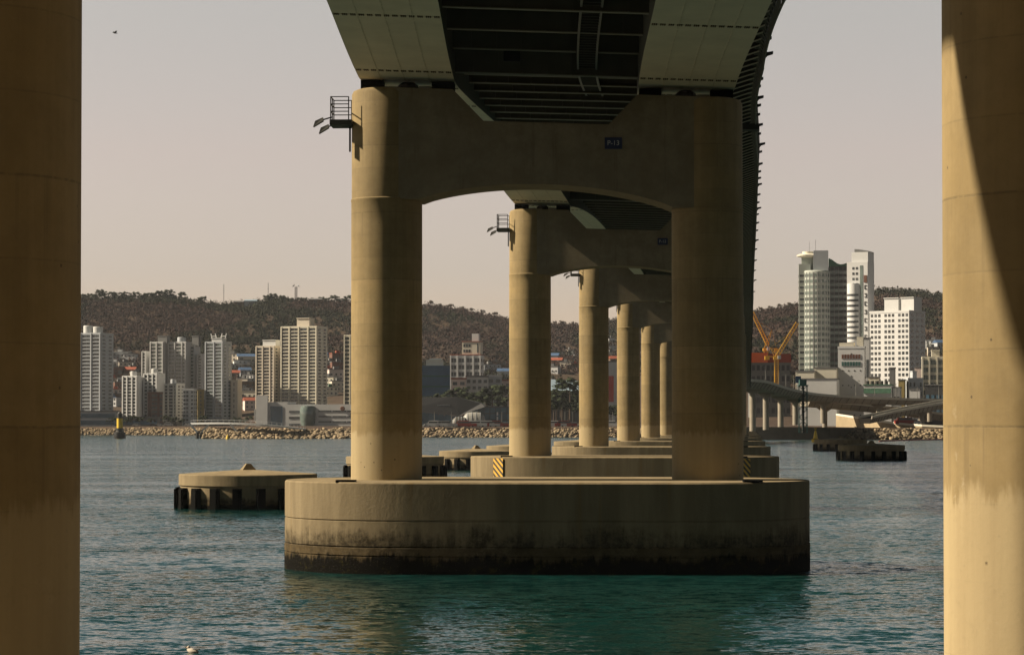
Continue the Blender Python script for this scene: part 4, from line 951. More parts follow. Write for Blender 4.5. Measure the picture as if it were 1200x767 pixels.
for j in range(26):
    z = (h + 2) * (j + .5) / 26
    q = MB(); q.box(8.6, -3.62, z - 1.05, 20.9, -3.47, z + .75); q.build('window_band', M['glassgreen'], wing)
mb = MB()
for u in np.linspace(8.4, 21, 6): mb.box(u - .18, -3.85, -3, u + .18, -3.45, h + 3)
mb.build('mullions', M['grey'], wing)
mb = MB(); rings = [[(8 + 13*u, -4 + 0, h + 3.5 + .01), (8 + 13*u, 9.5, h + 3.51), (8 + 13*u, 9.5, h + 7.5 - 3.2*u + 1.0*math.cos(u*7)), (8 + 13*u, -4, h + 7.2 - 3.2*u + 1.0*math.cos(u*7))] for u in np.linspace(0, 1, 9)]
mb.strip(rings); mb.build('wing_roof', M['greenroof'], t); mb = MB(); mb.bar((-3, 2, h + 12), (-3, 2, h + 18), .1); mb.bar((.5, 0, h + 12), (.5, 0, h + 19), .12); mb.build('roof_mast', M['galv'], t)
# tower two
d = 1420; h = at(0, 298, d)[2] - 5; x = (1009 - 600) * d / F; t = empty('residential_tower', (x, d + 6, 5), R(-24)); tag(t, 'tall slim white tower with a vertical sign and green glass strip', 'tower')
mb = MB(); mb.box(-5.6, -5, -3, 6.3, 8, h - 4); mb.box(-3.2, -4, h - 4, 6.2, 8, h + 1.5); mb.lathe([(4.2, -3), (4.2, h - 16)], 32, -2.0, -2.5); mb.build('wall', M['white'], t, smooth=30)
mb = MB(); rings = [[(-1.5 + 8*u, -4, h + 1.5), (-1.5 + 8*u, 7, h + 1.5), (-1.5 + 8*u, 7, h + 3.4 - 1.6*u*u), (-1.5 + 8*u, -4, h + 3.2 - 1.6*u*u)] for u in np.linspace(0, 1, 8)]; mb.strip(rings); mb.build('roof', M['grey'], t)
nf = 30
for j in range(nf):
    z = (h - 6) * (j + .5) / nf
    for u in (-1.9, .1): q = MB(); q.box(u - .6, -5.12, z - .65, u + .6, -4.97, z + .65); q.build('window', M['glass'], t)
for j in range(25):
    z = (h - 6) * (j + .5) / nf; q = MB(); rg = []
    for a in np.linspace(R(185), R(318), 12): rg.append([(-2 + 4.1*math.cos(a), -2.5 + 4.1*math.sin(a), z - .6), (-2 + 4.3*math.cos(a), -2.5 + 4.3*math.sin(a), z - .6), (-2 + 4.3*math.cos(a), -2.5 + 4.3*math.sin(a), z + .6), (-2 + 4.1*math.cos(a), -2.5 + 4.1*math.sin(a), z + .6)])
    q.strip(rg); q.build('window_band', M['glass'], t)
q = MB(); q.box(1.9, -5.16, 2, 3.6, -4.96, h - 6); q.build('glass_strip', M['glassgreen'], t)
q = MB(); q.box(4.2, -5.3, h - 15.5, 5.9, -4.96, h - 11.5); q.build('sign_emblem', M['brick'], t)
for k in range(7):
    q = MB(); z = h - 18 - 4.6*k; q.box(4.4, -5.25, z - 1.2, 5.7, -4.97, z - .8); q.box(4.4, -5.25, z + .7, 5.7, -4.97, z + 1.1); q.box(4.4 + .8*(k % 2), -5.25, z - .8, 4.8 + .8*(k % 2), -4.97, z + .7); q.build('sign_character', M['darkgrey'], t)
# big white slab
t = apartment('bright white slab block, widest one right of the tall towers', 1022.5, 1087, 366, 1400, -40, 17, 21, 9, 'white', 'glass', side='right', sidebays=3, pent=False, group='', wf=.62, hf=.52, slabs=False, gsz=3)
lift(*t, -.05, 9, 8, M['offwhite']); lift(*t, .36, 8, 8, M['offwhite'])
# blank walled building
t = apartment('blank grey-white building with small holes and a worn roof sign', 982.5, 1017, 408, 1330, -12, 9, 7, 1, 'white', 'glass', side='right', sidebays=2, pent=False, group='', name='blank_wall_building', cat='building', wf=.04, hf=.1, slabs=False)
for r_, (mt, zz) in enumerate((('brick', 4.2), ('teal', 8))):
    for k in range(7):
        q = MB(); u = -.36*t[1] + k*.105*t[1]; q.box(u, -t[2]/2 - .2, t[3] - zz - 1.1, u + .075*t[1], -t[2]/2 + .02, t[3] - zz + 1.1); q.build('sign_character', M[mt], t[0])
for j in range(4):
    for k in range(4):
        q = MB(); u = -.34*t[1] + k*.22*t[1]; z = t[3]*(.14 + j*.19); q.box(u, -t[2]/2 - .1, z, u + .6, -t[2]/2 + .02, z + .5); q.build('vent_hole', M['black'], t[0])
q = MB(); q.box(-.45*t[1], -4, t[3] - .02, .1*t[1], 4, t[3] + 3); q.box(.2*t[1], -3, t[3] - .02, .44*t[1], 3, t[3] + 6); q.build('roof_block', M['cream'], t[0])
# low malls
def lowblock(px0, px1, yt, d, wl, label, name='low_building', cat='building', dep=14, roof='greyroof', win=0, beta=-13, zb=5, bandm='glass'):
    x0, _, z1 = at(px0, yt, d); x1 = at(px1, 0, d)[0]; hw = (x1 - x0)/2; h = z1 - zb; t = empty(name, ((x0 + x1)/2, d + dep/2, zb), R(beta)); tag(t, label, cat)
    mb = MB(); mb.box(-hw, -dep/2, -3, hw, dep/2, h - .6); mb.build('wall', M[wl], t); q = MB(); q.box(-hw - .2, -dep/2 - .2, h - .6, hw + .2, dep/2 + .2, h); q.build('roof', M[roof], t)
    for k in range(win):
        q = MB(); u = -hw + 2*hw*(k + .5)/win; q.box(u - hw/win*.6, -dep/2 - .12, h*.55, u + hw/win*.6, -dep/2 + .03, h*.75); q.build('window', M[bandm], t)
        q = MB(); q.box(u - hw/win*.6, -dep/2 - .12, h*.2, u + hw/win*.6, -dep/2 + .03, h*.4); q.build('window', M[bandm], t)
    return t, hw, dep, h
lowblock(938, 984, 443, 1290, 'offwhite', 'long low white mall wall below the curved balcony tower', win=0)
lowblock(936, 958, 434, 1320, 'cream', 'small cream block with dark windows on the low mall', win=4); lowblock(958, 984, 430, 1325, 'cream', 'cream plant block behind the low mall, under the dark glass wing', win=3)
t = lowblock(1016, 1048, 450, 1270, 'offwhite', 'low white hall with a green sloping roof edge', roof='greenroof'); q = MB(); q.hexa([(-t[1], -t[2]/2 - .5, t[3] - 4.5), (t[1], -t[2]/2 - .5, t[3] - 4.5), (t[1], -t[2]/2 + .02, t[3] - 4.5), (-t[1], -t[2]/2 + .02, t[3] - 4.5), (-t[1], -t[2]/2 - .2, t[3] - 2), (t[1], -t[2]/2 - .2, t[3] - 2), (t[1], -t[2]/2 + .02, t[3] - 2), (-t[1], -t[2]/2 + .02, t[3] - 2)]); q.build('canopy', M['greenroof'], t[0])
for k in range(5):
    q = MB(); q.lathe([(.9, t[3]), (.9, t[3] + 1.8)], 12, -t[1]*.8 + k*2.3, 0); q.build('roof_fan', M['dark'], t[0])
lowblock(1044, 1050, 430, 1300, 'grey', 'narrow grey stair tower before the bright white slab', dep=6)
lowblock(1055, 1062, 444, 1285, 'yellowb', 'narrow yellow building left of the pale blue block', dep=8)
t = apartment('small pale blue block with dark windows before the white slab', 1062, 1082, 445, 1290, 6, 9, 5, 3, 'greyw', 'glass', pent=True, side=None, group='', name='pale_block', cat='building', wf=.4, hf=.45, slabs=False)
apartment('cream and green gridded block beside the near right column', 1081, 1116, 420, 1310, -8, 11, 9, 7, 'cream', 'glassgreen', pent=True, side=None, group='', name='gridded_block', cat='apartment block')
lowblock(1088, 1112, 450, 1280, 'darkgrey', 'low dark glass building by the near right column', win=4, bandm='glassblue')
lowblock(1074, 1082, 429, 1360, 'pinkish', 'little pinkish house above the pale blue block', dep=8, win=2)
lowblock(1049, 1057, 453, 1275, 'white', 'small white two-storey house left of the narrow yellow building', dep=8, win=2)
lowblock(1068, 1080, 455, 1262, 'white', 'small white shop before the pale blue block', dep=8, win=3)
lowblock(1020, 1032, 441, 1345, 'cream', 'cream low-rise behind the green-edged hall', dep=9, win=3); lowblock(1004, 1021, 395, 1385, 'offwhite', 'offwhite block half hidden behind the blank building', dep=9, win=4)
# construction site with cranes
d = 1420; x0, _, z1 = at(880, 424, d); x1 = at(926.5, 0, d)[0]; t = empty('construction_frame', ((x0 + x1)/2, d, 5)); tag(t, 'concrete frame under construction topped with orange safety netting', 'construction site'); hw = (x1 - x0)/2; h = z1 - 5
mb = MB(); mb.box(-hw, 0, -2, hw, 16, h); mb.build('wall', M['grey'], t)
for j in range(6):
    for i in range(8):
        q = MB(); u = -hw + 2*hw*(i + .5)/8; z = h*(j + .5)/6; q.box(u - .85, -.12, z - 1.7, u + .85, .05, z + 1.2); q.build('opening', M['cardark'], t)
q = MB(); q.box(-hw - .3, -.5, h - .3, -.15*hw, 16.4, h + 5.2); q.build('safety_net', M['orange'], t); q = MB(); q.box(-.15*hw + .01, -.4, h - .3, hw + .3, 16.3, h + 4.6); q.build('safety_net', M['rednet'], t)
def lattice(mb, a, b_, wd, n, t_=.16):
    a = Vector(a); b_ = Vector(b_); dr = (b_ - a).normalized(); u = Vector((0, 1, 0)) * wd; v = dr.cross(Vector((0, 1, 0))).normalized() * wd; c = [u + v, u - v, -u - v, -u + v]
    for q in c: mb.bar(a + q, b_ + q, t_)
    for k in range(n):
        p, p2 = a + (b_ - a)*k/n, a + (b_ - a)*(k + 1)/n
        for i in range(4): mb.bar(p + c[i], p2 + c[(i + 1) % 4], t_*.6)
def crane(mx, ybase, ytop, jib, counter, apex, d, label):
    t = empty('tower_crane', (at(mx, 0, d)[0], d, 5)); tag(t, label, 'tower crane', 'yellow tower cranes at the building site')
    def L(px, py): x, y, z = at(px, py, d); return Vector((x - t.location.x, 0, z - 5))
    mb = MB(); lattice(mb, (0, 0, L(mx, ybase).z), (0, 0, L(mx, ytop).z), .95, 14, .26); mb.build('mast', M['crane'], t)
    mb = MB(); lattice(mb, L(*jib[0]), L(*jib[1]), .8, 14, .26); mb.build('jib', M['crane'], t)
    mb = MB(); top = L(mx, ytop); mb.box(top.x - 1.6, -1.3, top.z, top.x + 1.6, 1.3, top.z + 1.6); cab = mb.build('slewing_unit', M['crane'], t)
    mb = MB(); mb.box(top.x + .6, -2.6, top.z + .2, top.x + 2.2, -1.31, top.z + 2.2); mb.build('cab', M['greyw'], cab)
    mb = MB(); e = L(*counter); mb.bar(top + Vector((0, -.8, 1.2)), e + Vector((0, -.8, 0)), .3); mb.bar(top + Vector((0, .8, 1.2)), e + Vector((0, .8, 0)), .3); mb.box(e.x - 1.2, -1, e.z - 2, e.x + 1.2, 1, e.z); mb.build('counter_jib', M['crane'], t)
    mb = MB(); ax = L(*apex); mb.bar(top + Vector((1, 0, 1.4)), ax, .22); mb.bar(top + Vector((-1, 0, 1.4)), ax, .22); mb.bar(ax, L(*jib[1]) * .75 + L(*jib[0]) * .25, .07); mb.bar(ax, e, .07); mb.build('a_frame', M['crane'], t)
crane(910, 450, 421, ((909, 420), (934.5, 378)), (899, 417), (903, 407), 1385, 'nearer yellow tower crane with its jib raised to the right')
crane(897.5, 440, 411, ((900, 404), (882, 366)), (910, 408), (904.5, 386), 1440, 'farther yellow tower crane behind the orange net, jib raised left')

# ---------------------------------------------------------------- elevated roads at the right shore
def sweep(pts, wd, th, n=6):
    P = [Vector(p) for p in pts]; out = []
    for i in range(len(P) - 1):
        p0, p1, p2, p3 = P[max(i-1, 0)], P[i], P[i+1], P[min(i+2, len(P)-1)]
        for k in range(n):
            u = k/n; out.append(.5*((2*p1) + (p2 - p0)*u + (2*p0 - 5*p1 + 4*p2 - p3)*u*u + (3*p1 - p0 - 3*p2 + p3)*u**3))
    out.append(P[-1]); return out
def road(name, label, pts, wd, th, cat='elevated road', par=1.0, piers=(), solid=None):
    t = empty(name, (0, 0, 0)); c = sweep(pts, wd, th); t.location = c[0]; L0 = c[0]; tag(t, label, cat, 'elevated roads at the right shore'); rings = []; ns = []
    for i, p in enumerate(c):
        tg = (c[min(i+1, len(c)-1)] - c[max(i-1, 0)]); tg.z = 0; tg.normalize(); ns.append(Vector((tg.y, -tg.x, 0)))
    mb = MB(); mb.strip([[p - L0 - n*wd/2, p - L0 + n*wd/2, p - L0 + n*wd*.36 - Vector((0, 0, th)), p - L0 - n*wd*.36 - Vector((0, 0, th))] for p, n in zip(c, ns)]); mb.build('deck', M['viaduct'], t)
    jm = MB()
    for p, n in list(zip(c, ns))[::1]:
        for s_ in (-1, 1): jm.bar(p - L0 + n*s_*(wd/2 + .02), p - L0 + n*s_*(wd*.36 + .03) - Vector((0, 0, th)), .14)
    jm.build('side_ribs', M['seawall'], t)
    mb = MB(); mb.strip([[p - L0 - n*(wd/2 - .6) + Vector((0, 0, .01)), p - L0 + n*(wd/2 - .6) + Vector((0, 0, .01)), p - L0 + n*(wd/2 - .6) + Vector((0, 0, .06)), p - L0 - n*(wd/2 - .6) + Vector((0, 0, .06))] for p, n in zip(c, ns)]); mb.build('carriageway', M['asphalt'], t)
    for s in (-1, 1):
        mb = MB(); mb.strip([[p - L0 + n*s*(wd/2 + .02), p - L0 + n*s*(wd/2 - .35), p - L0 + n*s*(wd/2 - .3) + Vector((0, 0, par)), p - L0 + n*s*(wd/2 - .02) + Vector((0, 0, par))] for p, n in zip(c, ns)])
        mb.build('parapet', M['parapet'], t)
    for i in piers:
        p = c[i]; n = ns[i]; mb = MB(); q = p - L0; zb = 3.0 - p.z
        mb.hexa([q + Vector((a, b_, z - q.z)) for z, k in ((q.z - th - 1.6, 1.1), (q.z - th - .01, 3.6)) for a, b_ in ((-k, -1.1), (k, -1.1), (k, 1.1), (-k, 1.1))])
        mb.lathe([(1.15, zb + q.z - q.z), (1.15, q.z - th - 1.59)], 16, q.x, q.y); mb.build('road_pier', M['viaduct'], t)
    return t
road('viaduct', 'elevated road curving from the far bridge end to the right', [at(862, 447, 915), at(882, 449, 935), at(905, 456, 985), at(925, 460.5, 1030), at(950, 464, 1085), at(1000, 467, 1130), at(1060, 469, 1170), at(1115, 470, 1210), at(1260, 474, 1300)], 11, 2.1, piers=(6, 10, 15, 20, 26, 33, 40))
road('viaduct', 'second elevated road passing lower behind the curving one', [at(940, 470, 1150), at(1000, 475, 1180), at(1060, 481, 1200), at(1120, 488, 1220), at(1240, 492, 1260)], 9, 2.2, piers=(3, 9, 15))
road('ramp', 'curved ramp rising to the right behind the pale retaining wall', [at(1014, 490, 1105), at(1030, 486.5, 1110), at(1060, 480, 1118), at(1090, 474.5, 1130), at(1125, 469, 1150), at(1200, 462, 1200)], 8, 2.2, piers=(16, 22), cat='ramp')
# tapered abutments at the bridge end, gantry stair
def wallstrip(name, pts, zb, material, label, th=1.2, coping=None):
    P = [Vector(p) for p in pts]; t = empty(name, P[0]); tag(t, label, 'wall'); mb = MB()
    mb.strip([[p - P[0] + Vector((0, 0, zb - p.z)), p - P[0] + Vector((0, th, zb - p.z)), p - P[0] + Vector((0, th, 0)), p - P[0]] for p in P]); mb.build('wall_face', material, t)
    if coping:
        mb = MB(); mb.strip([[p - P[0] + Vector((0, -.25, .005)), p - P[0] + Vector((0, th + .1, .005)), p - P[0] + Vector((0, th + .1, .9)), p - P[0] + Vector((0, -.25, .9))] for p in P]); mb.build('coping', coping, t)
wallstrip('seawall', [at(862, 500, 1058), at(930, 500, 1066), at(972, 500.5, 1070), at(1000, 501, 1085)], -2, M['seawall'], 'dark concrete seawall below the bridge end', 3)
wallstrip('retaining_wall', [at(980, 486.5, 1215), at(1000, 489.5, 1180), at(1025, 493.5, 1140), at(1050, 497, 1118), at(1080, 499.5, 1106), at(1125, 501.5, 1100), at(1240, 503, 1125)], 3, M['tan'], 'sunlit pale retaining wall along the lower road above the rocks', 1.4, M['cream'])
wallstrip('quay_wall', [at(480, 501, 1256), at(720, 501.5, 1256), at(800, 502, 1250)], 1, M['seawall'], 'low grey quay wall above the rocks between the bridge columns', 2)
x, y, z = at(941, 452, 1030); t = empty('stair_tower', (x, y, 3)); tag(t, 'steel lattice stair tower with a green cabin beside the curving road', 'stair tower'); H = z - 3
mb = MB()
for a in (-1.6, 1.6):
    for b_ in (-1.6, 1.6): mb.bar((a, b_, 0), (a, b_, H), .16)
for k in range(6):
    z0_, z1_ = H*k/6, H*(k + 1)/6
    for b_ in (-1.6, 1.6):
        mb.bar((-1.6, b_, z0_), (1.6, b_, z1_) if k % 2 else (1.6, b_, z0_), .1); mb.bar((1.6 if k % 2 else -1.6, b_, z0_), (-1.6 if k % 2 else 1.6, b_, z1_), .12); mb.bar((-1.6, b_, z1_), (1.6, b_, z1_), .1)
mb.build('lattice_frame', M['teal'], t); mb = MB(); mb.box(-2, -2, H, 2, 2, H + .4); mb.box(-1.5, -1.5, H + .4, 1.3, 1.5, H + 2.6); mb.build('cabin', M['teal'], t); mb = MB(); mb.box(-.4, -1.2, 0, .4, 1.2, H - .05); mb.build('stair_core', M['dark'], t)
x, y, z = at(935.5, 444.5, 1040); t = empty('road_sign', (x, y, z - 5)); tag(t, 'blue road sign on a post beside the elevated road', 'road sign'); mb = MB(); mb.bar((0, 0, -3), (0, 0, 5), .12); mb.build('post', M['galv'], t); mb = MB(); mb.box(-1.1, -.25, 3.6, 1.1, -.13, 6.4); mb.build('sign_panel', M['blueroof'], t)

# ---------------------------------------------------------------- skywalk, buoys, boom
t = empty('skywalk', at(224, 495, 1150)); tag(t, 'white seaside skywalk on V-shaped legs ending at the breakwater', 'skywalk'); S0 = Vector(t.location)
c = sweep([at(224, 495, 1150), at(262, 494.6, 1140), at(300, 496, 1134), at(335, 499, 1132), at(358, 501.6, 1134)], 3, .4)
mb = MB(); mb.strip([[p - S0 + Vector((0, -2.2, 0)), p - S0 + Vector((0, 2.2, 0)), p - S0 + Vector((0, 1.4, -.8)), p - S0 + Vector((0, -2.0, -.8))] for p in c]); mb.build('deck', M['white'], t)
mb = MB()
for s in (-1.5, 1.5):
    for a, b_ in zip(c[:-1], c[1:]): mb.bar(a - S0 + Vector((0, s, 1.1)), b_ - S0 + Vector((0, s, 1.1)), .05)
    for p in c[::1]: mb.bar(p - S0 + Vector((0, s, 0)), p - S0 + Vector((0, s, 1.1)), .06)
mb.build('railing', M['white'], t)
for i in (2, 9):
    p = c[i] - S0; mb = MB()
    for s in (-4.4, 4.4): mb.bar(p + Vector((s, 0, -.5)), p + Vector((s*.12, 0, -4.9)), .55)
    mb.build('v_leg', M['white'], t); mb = MB(); mb.lathe([(.8, -S0.z - 1), (.8, p.z - 4.4)], 16, p.x - .9, p.y); mb.lathe([(.8, -S0.z - 1), (.8, p.z - 4.4)], 16, p.x + .9, p.y); mb.build('pile', M['dark'], t)
d = 1150; t = empty('light_beacon', ((140.5 - 600)*d/F, d, 0)); tag(t, 'black and yellow light beacon rising from the water at left', 'beacon')
mb = MB(); mb.lathe([(2.5, -1), (2.7, 1.2), (2.6, 2.6), (1.7, 3.1), (1.6, 4.6)], 28); mb.build('base', M['buoyblack'], t, smooth=40)
mb = MB(); mb.lathe([(1.35, 4.6), (1.35, 9.0)], 28); mb.build('yellow_band', M['yellow'], t, smooth=40); mb = MB(); mb.lathe([(1.3, 9.0), (1.25, 11), (.9, 11.3), (.5, 11.9)], 28); mb.build('top', M['buoyblack'], t, smooth=40)
mb = MB(); mb.lathe([(1.75, 3.1), (1.75, 3.4)], 20); [mb.bar((1.9*math.cos(a), 1.9*math.sin(a), 3.0), (1.9*math.cos(a), 1.9*math.sin(a), 4.2), .05) for a in np.linspace(0, 5.5, 10)]; mb.build('railing', M['galv'], t)
d = 932; t = empty('marker_buoy', ((955.5 - 600)*d/F, d, 0)); tag(t, 'yellow cone-shaped marker buoy floating by the right dolphins', 'buoy')
mb = MB(); mb.lathe([(1.0, -.6), (1.45, .2), (1.45, 1.0), (.9, 1.3)], 20); mb.build('float', M['yellow'], t, smooth=40); mb = MB(); mb.lathe([(.85, 1.3), (.5, 3.6), (.22, 4.2)], 12); mb.build('tower', M['yellow'], t); mb = MB(); mb.bar((-.5, 0, 4.5), (.5, 0, 5.2), .12); mb.bar((.5, 0, 4.5), (-.5, 0, 5.2), .12); mb.bar((0, 0, 4), (0, 0, 5), .08); mb.build('top_mark', M['yellow'], t)
d = 1000; mb = MB(); mb.lathe([(.7, -.5), (.8, .2), (.55, 1.1), (.15, 2.0)], 12); o = mb.build('marker_buoy', M['yellow'], None, ((233.5 - 600)*d/F, 1100, 0)); tag(o, 'tiny yellow buoy right of the beacon near the skywalk leg', 'buoy')
mb = MB(); c = sweep([at(1030, 517.3, 950), at(1060, 516, 1000), at(1090, 515.2, 1035), at(1125, 514.6, 1065)], 1, 1)
rings = [[Vector((p.x, p.y, .0)) + Vector((0, .45*math.cos(a), .1 + .45*math.sin(a))) for a in np.linspace(0, 2*math.pi, 9)[:-1]] for p in c]; mb.strip(rings); o = mb.build('floating_boom', M['boom']); tag(o, 'long thin red floating boom off the right rocks', 'boom')
# gull on the water, gull in the sky
d = 79.3; t = empty('gull', ((226.5 - 600)*d/F, d, 0), R(150)); t.scale = (1.05,)*3; tag(t, 'pale gull floating on the water at the lower left', 'gull')
mb = MB(); rings = []
for u in np.linspace(0, 1, 11):
    r = .115*math.sin(math.pi*min(1, .06 + u*.92)) ** .7; zc = .03 + .05*u*u; rings.append([(-.2 + .40*u, r*math.cos(a), zc + r*.8*math.sin(a)) for a in np.linspace(0, 2*math.pi, 13)[:-1]])
mb.strip(rings)
for (xx, zz, r) in ((.12, .095, .06), (.145, .145, .055)): mb.lathe([(.01, zz - r), (r*.7, zz - r*.7), (r, zz), (r*.7, zz + r*.7), (.01, zz + r)], 12, xx, 0)
mb.build('body', M['feather'], t, smooth=60); mb = MB(); mb.bar((.18, 0, .145), (.245, 0, .135), .014); mb.build('beak', M['beak'], t)
for s in (-1, 1):
    mb = MB(); mb.hexa([(-.26, s*.03, .10), (.08, s*.075, .05), (.08, s*.085, .09), (-.26, s*.04, .11), (-.24, s*.02, .13), (.06, s*.05, .115), (.06, s*.06, .12), (-.24, s*.03, .135)]); mb.build('wing', M['birdgrey'], t)
p = at(133.5, 37.5, 200); t = empty('gull', p, R(30)); tag(t, 'small dark bird flying alone in the sky at upper left', 'bird')
mb = MB(); rings = [[(-.22 + .45*u, .05*math.sin(math.pi*max(.03, min(.97, u)))*math.cos(a), .05*math.sin(math.pi*max(.03, min(.97, u)))*math.sin(a)) for a in np.linspace(0, 6.283, 9)[:-1]] for u in np.linspace(0, 1, 8)]; mb.strip(rings); mb.build('body', M['birdgrey'], t, smooth=60)
for s in (-1, 1):
    mb = MB(); mb.strip([[(.06, s*.03, .02), (-.07, s*.03, .02), (-.07, s*.03, .035), (.06, s*.03, .035)], [(.08, s*.24, .14), (-.05, s*.24, .14), (-.05, s*.24, .15), (.08, s*.24, .15)], [(.0, s*.5, .10), (-.04, s*.5, .10), (-.04, s*.5, .105), (.0, s*.5, .105)]]); mb.build('wing', M['birdgrey'], t)

# ---------------------------------------------------------------- trees, lamps, vehicles
def pine_mesh(seed, h, spread, green=True):
    rs = np.random.default_rng(seed); n = 13; c = np.c_[rs.normal(0, spread*.42, n), rs.normal(0, spread*.42, n), h*(.52 + .42*rs.random(n))]; r = np.c_[rs.uniform(.28, .5, n)*spread, rs.uniform(.28, .5, n)*spread, rs.uniform(.16, .28, n)*spread]
    base = np.array((.034, .046, .020)) if green else np.array((.10, .072, .05)); tn = base[None]*rs.uniform(.7, 1.5, (n, 1))
    return clump_mesh('crown', c, r, tn, M['foliage'], leaves=26, leaf=.2, core=.72)
def trunk_mesh(h):
    mb = MB(); mb.lathe([(h*.028, -1.5), (h*.02, h*.4), (h*.012, h*.75)], 7); mb.bar((0, 0, h*.45), (h*.14, .1, h*.66), h*.009); mb.bar((0, 0, h*.5), (-h*.13, -.1, h*.7), h*.009); return mb.mesh('trunk', M['trunk'])
PR = [(pine_mesh(20 + k, h, s), trunk_mesh(h)) for k, (h, s) in enumerate(((11, 5.2), (9.5, 4.6), (12.5, 5.0)))]
BR = [(pine_mesh(40 + k, h, s, False), trunk_mesh(h)) for k, (h, s) in enumerate(((8, 4), (6.5, 3.6)))]
def tree(x, y, z, k, sc_, label, group, protos=PR, name='pine_tree', cat='tree'):
    t = empty(name, (x, y, z), random.uniform(0, 6)); t.scale = (sc_,)*3; tag(t, label, cat, group); c_, tr = protos[k % len(protos)]; link('crown', c_, t); link('trunk', tr, t)
for i, px in enumerate([500, 507, 514, 521, 529, 536, 543, 550, 557, 563, 570, 577, 584, 590, 597]):
    d = 1400 + (i * 37) % 45; x = (px - 600)*d/F; tree(x, d, at(0, 478 if px > 530 else 474, d)[2] - 5, i, random.uniform(1.15, 1.5) if px > 530 else .95, 'dark pine in the park row behind the glass halls', 'park pines behind the glass halls')
for i, (px, yy) in enumerate([(646, 496), (652, 495), (659, 496), (666, 496), (673, 496), (680, 496), (649, 490), (657, 484), (668, 486), (716, 497), (722, 497)]):
    d = 1340 + (i * 31) % 40; tree((px - 600)*d/F, d, at(0, yy, d)[2], i, random.uniform(1.25, 1.65) if px < 700 else 1.0, 'dark pine before the pale blue roofed warehouse' if px < 700 else 'dark pine right of the third column', 'pines by the warehouse' if px < 700 else 'pines by the red banner')
for i, px in enumerate([94, 98, 104, 109, 114, 118, 122, 127, 131, 135, 139, 143, 148, 153, 158, 163, 168, 172, 176, 181, 186, 190, 194, 198, 203, 207, 212, 216, 221, 232, 236]):
    x = (px - 600)*YR/F; tree(x, YR, land(x, YR) - 2.6, i, random.uniform(.65, 1.05), 'dark pine on the left end of the hill ridge', 'pines on the left ridge')
for i, px in enumerate([312, 315, 319, 323, 327, 331, 335, 339, 352, 356, 360, 364, 368, 372, 377, 382, 387, 392, 397, 402, 407]):
    x = (px - 600)*YR/F; tree(x, YR, land(x, YR) - 2.6, i, random.uniform(.6, .95), 'dark pine on the ridge near the masts', 'pines on the ridge near the masts')
for i, px in enumerate([505, 516, 527, 541, 553, 566, 580, 650, 660, 671, 684, 884, 892, 903, 914, 925, 934, 1030, 1038, 1047, 1056, 1066, 1077, 1088, 1099]):
    x = (px - 600)*YR/F; side = 'left of the second column' if px < 600 else ('seen between two sunlit columns' if px < 800 else ('above the cranes' if px < 1000 else 'right of the white tower')); tree(x, YR, land(x, YR), i, random.uniform(.6, .9), 'bare brown tree on the hill crest ' + side, 'bare crest trees ' + side, BR, 'bare_tree')
for i, (px, d) in enumerate([(131, 1530), (148, 1535), (155, 1528), (164, 1532), (176, 1520), (196, 1528), (203, 1525), (212, 1530), (238, 1526), (276, 1560), (285, 1550), (292, 1556)]):
    tree((px - 600)*d/F, d, 4.6, i, .55, 'small dark tree along the beach road before the left blocks', 'small trees by the beach road')
# masts and sheds on the ridge
for px, h, lab in ((262, 15, 'thin mast on the bare part of the ridge'), (314, 13, 'thin mast beside the ridge pines')):
    x = (px - 600)*YR/F; t = empty('radio_mast', (x, YR, land(x, YR))); tag(t, lab, 'mast'); mb = MB(); mb.bar((0, 0, -2), (0, 0, h + 6), .28); mb.build('pole', M['dark'], t); mb = MB(); mb.bar((-.8, 0, h), (.8, 0, h), .15); mb.build('crossarm', M['dark'], t)
x = (347.5 - 600)*YR/F; t = empty('antenna_tower', (x, YR - 8, land(x, YR))); tag(t, 'lattice antenna tower with dishes on the ridge', 'antenna tower'); mb = MB(); lattice(mb, (0, 0, 0), (0, 0, 15), .9, 8, .3); mb.build('lattice_mast', M['dark'], t)
for s in (-1, 1): mb = MB(); mb.lathe([(.2, 0), (1.6, .7), (1.7, .9)], 14); o = mb.build('dish', M['greyw'], t, (s*1.8, 0, 15.5)); o.rotation_euler = (0, s*R(50), 0)
for px, w_, wl, rf, lab in ((297, 12, 'greyw', 'palebluer', 'pale shed on the ridge left of the ridge pines'), (283, 9, 'brown', 'greyroof', 'dark low shed on the ridge, left of the pale one'), (372, 12, 'brown', 'greyroof', 'dark shed among the pines right of the antenna tower')):
    x = (px - 600)*YR/F; t = empty('ridge_shed', (x, YR - 25, land(x, YR - 25) + 2.5)); tag(t, lab, 'shed'); mb = MB(); mb.box(-w_/2, -3, -6, w_/2, 3, 3.2); mb.build('wall', M[wl], t); mb = MB(); mb.hexa([(-w_/2-.3, -3.4, 3.2), (w_/2+.3, -3.4, 3.2), (w_/2+.3, 3.4, 3.2), (-w_/2-.3, 3.4, 3.2), (-w_/2-.3, -3.4, 3.5), (w_/2+.3, -3.4, 3.5), (w_/2+.3, 3.4, 5), (-w_/2-.3, 3.4, 5)]); mb.build('roof', M[rf], t); q = MB(); q.box(-1.5, -3.1, .6, 1.5, -2.97, 2); q.build('window', M['glass'], t)

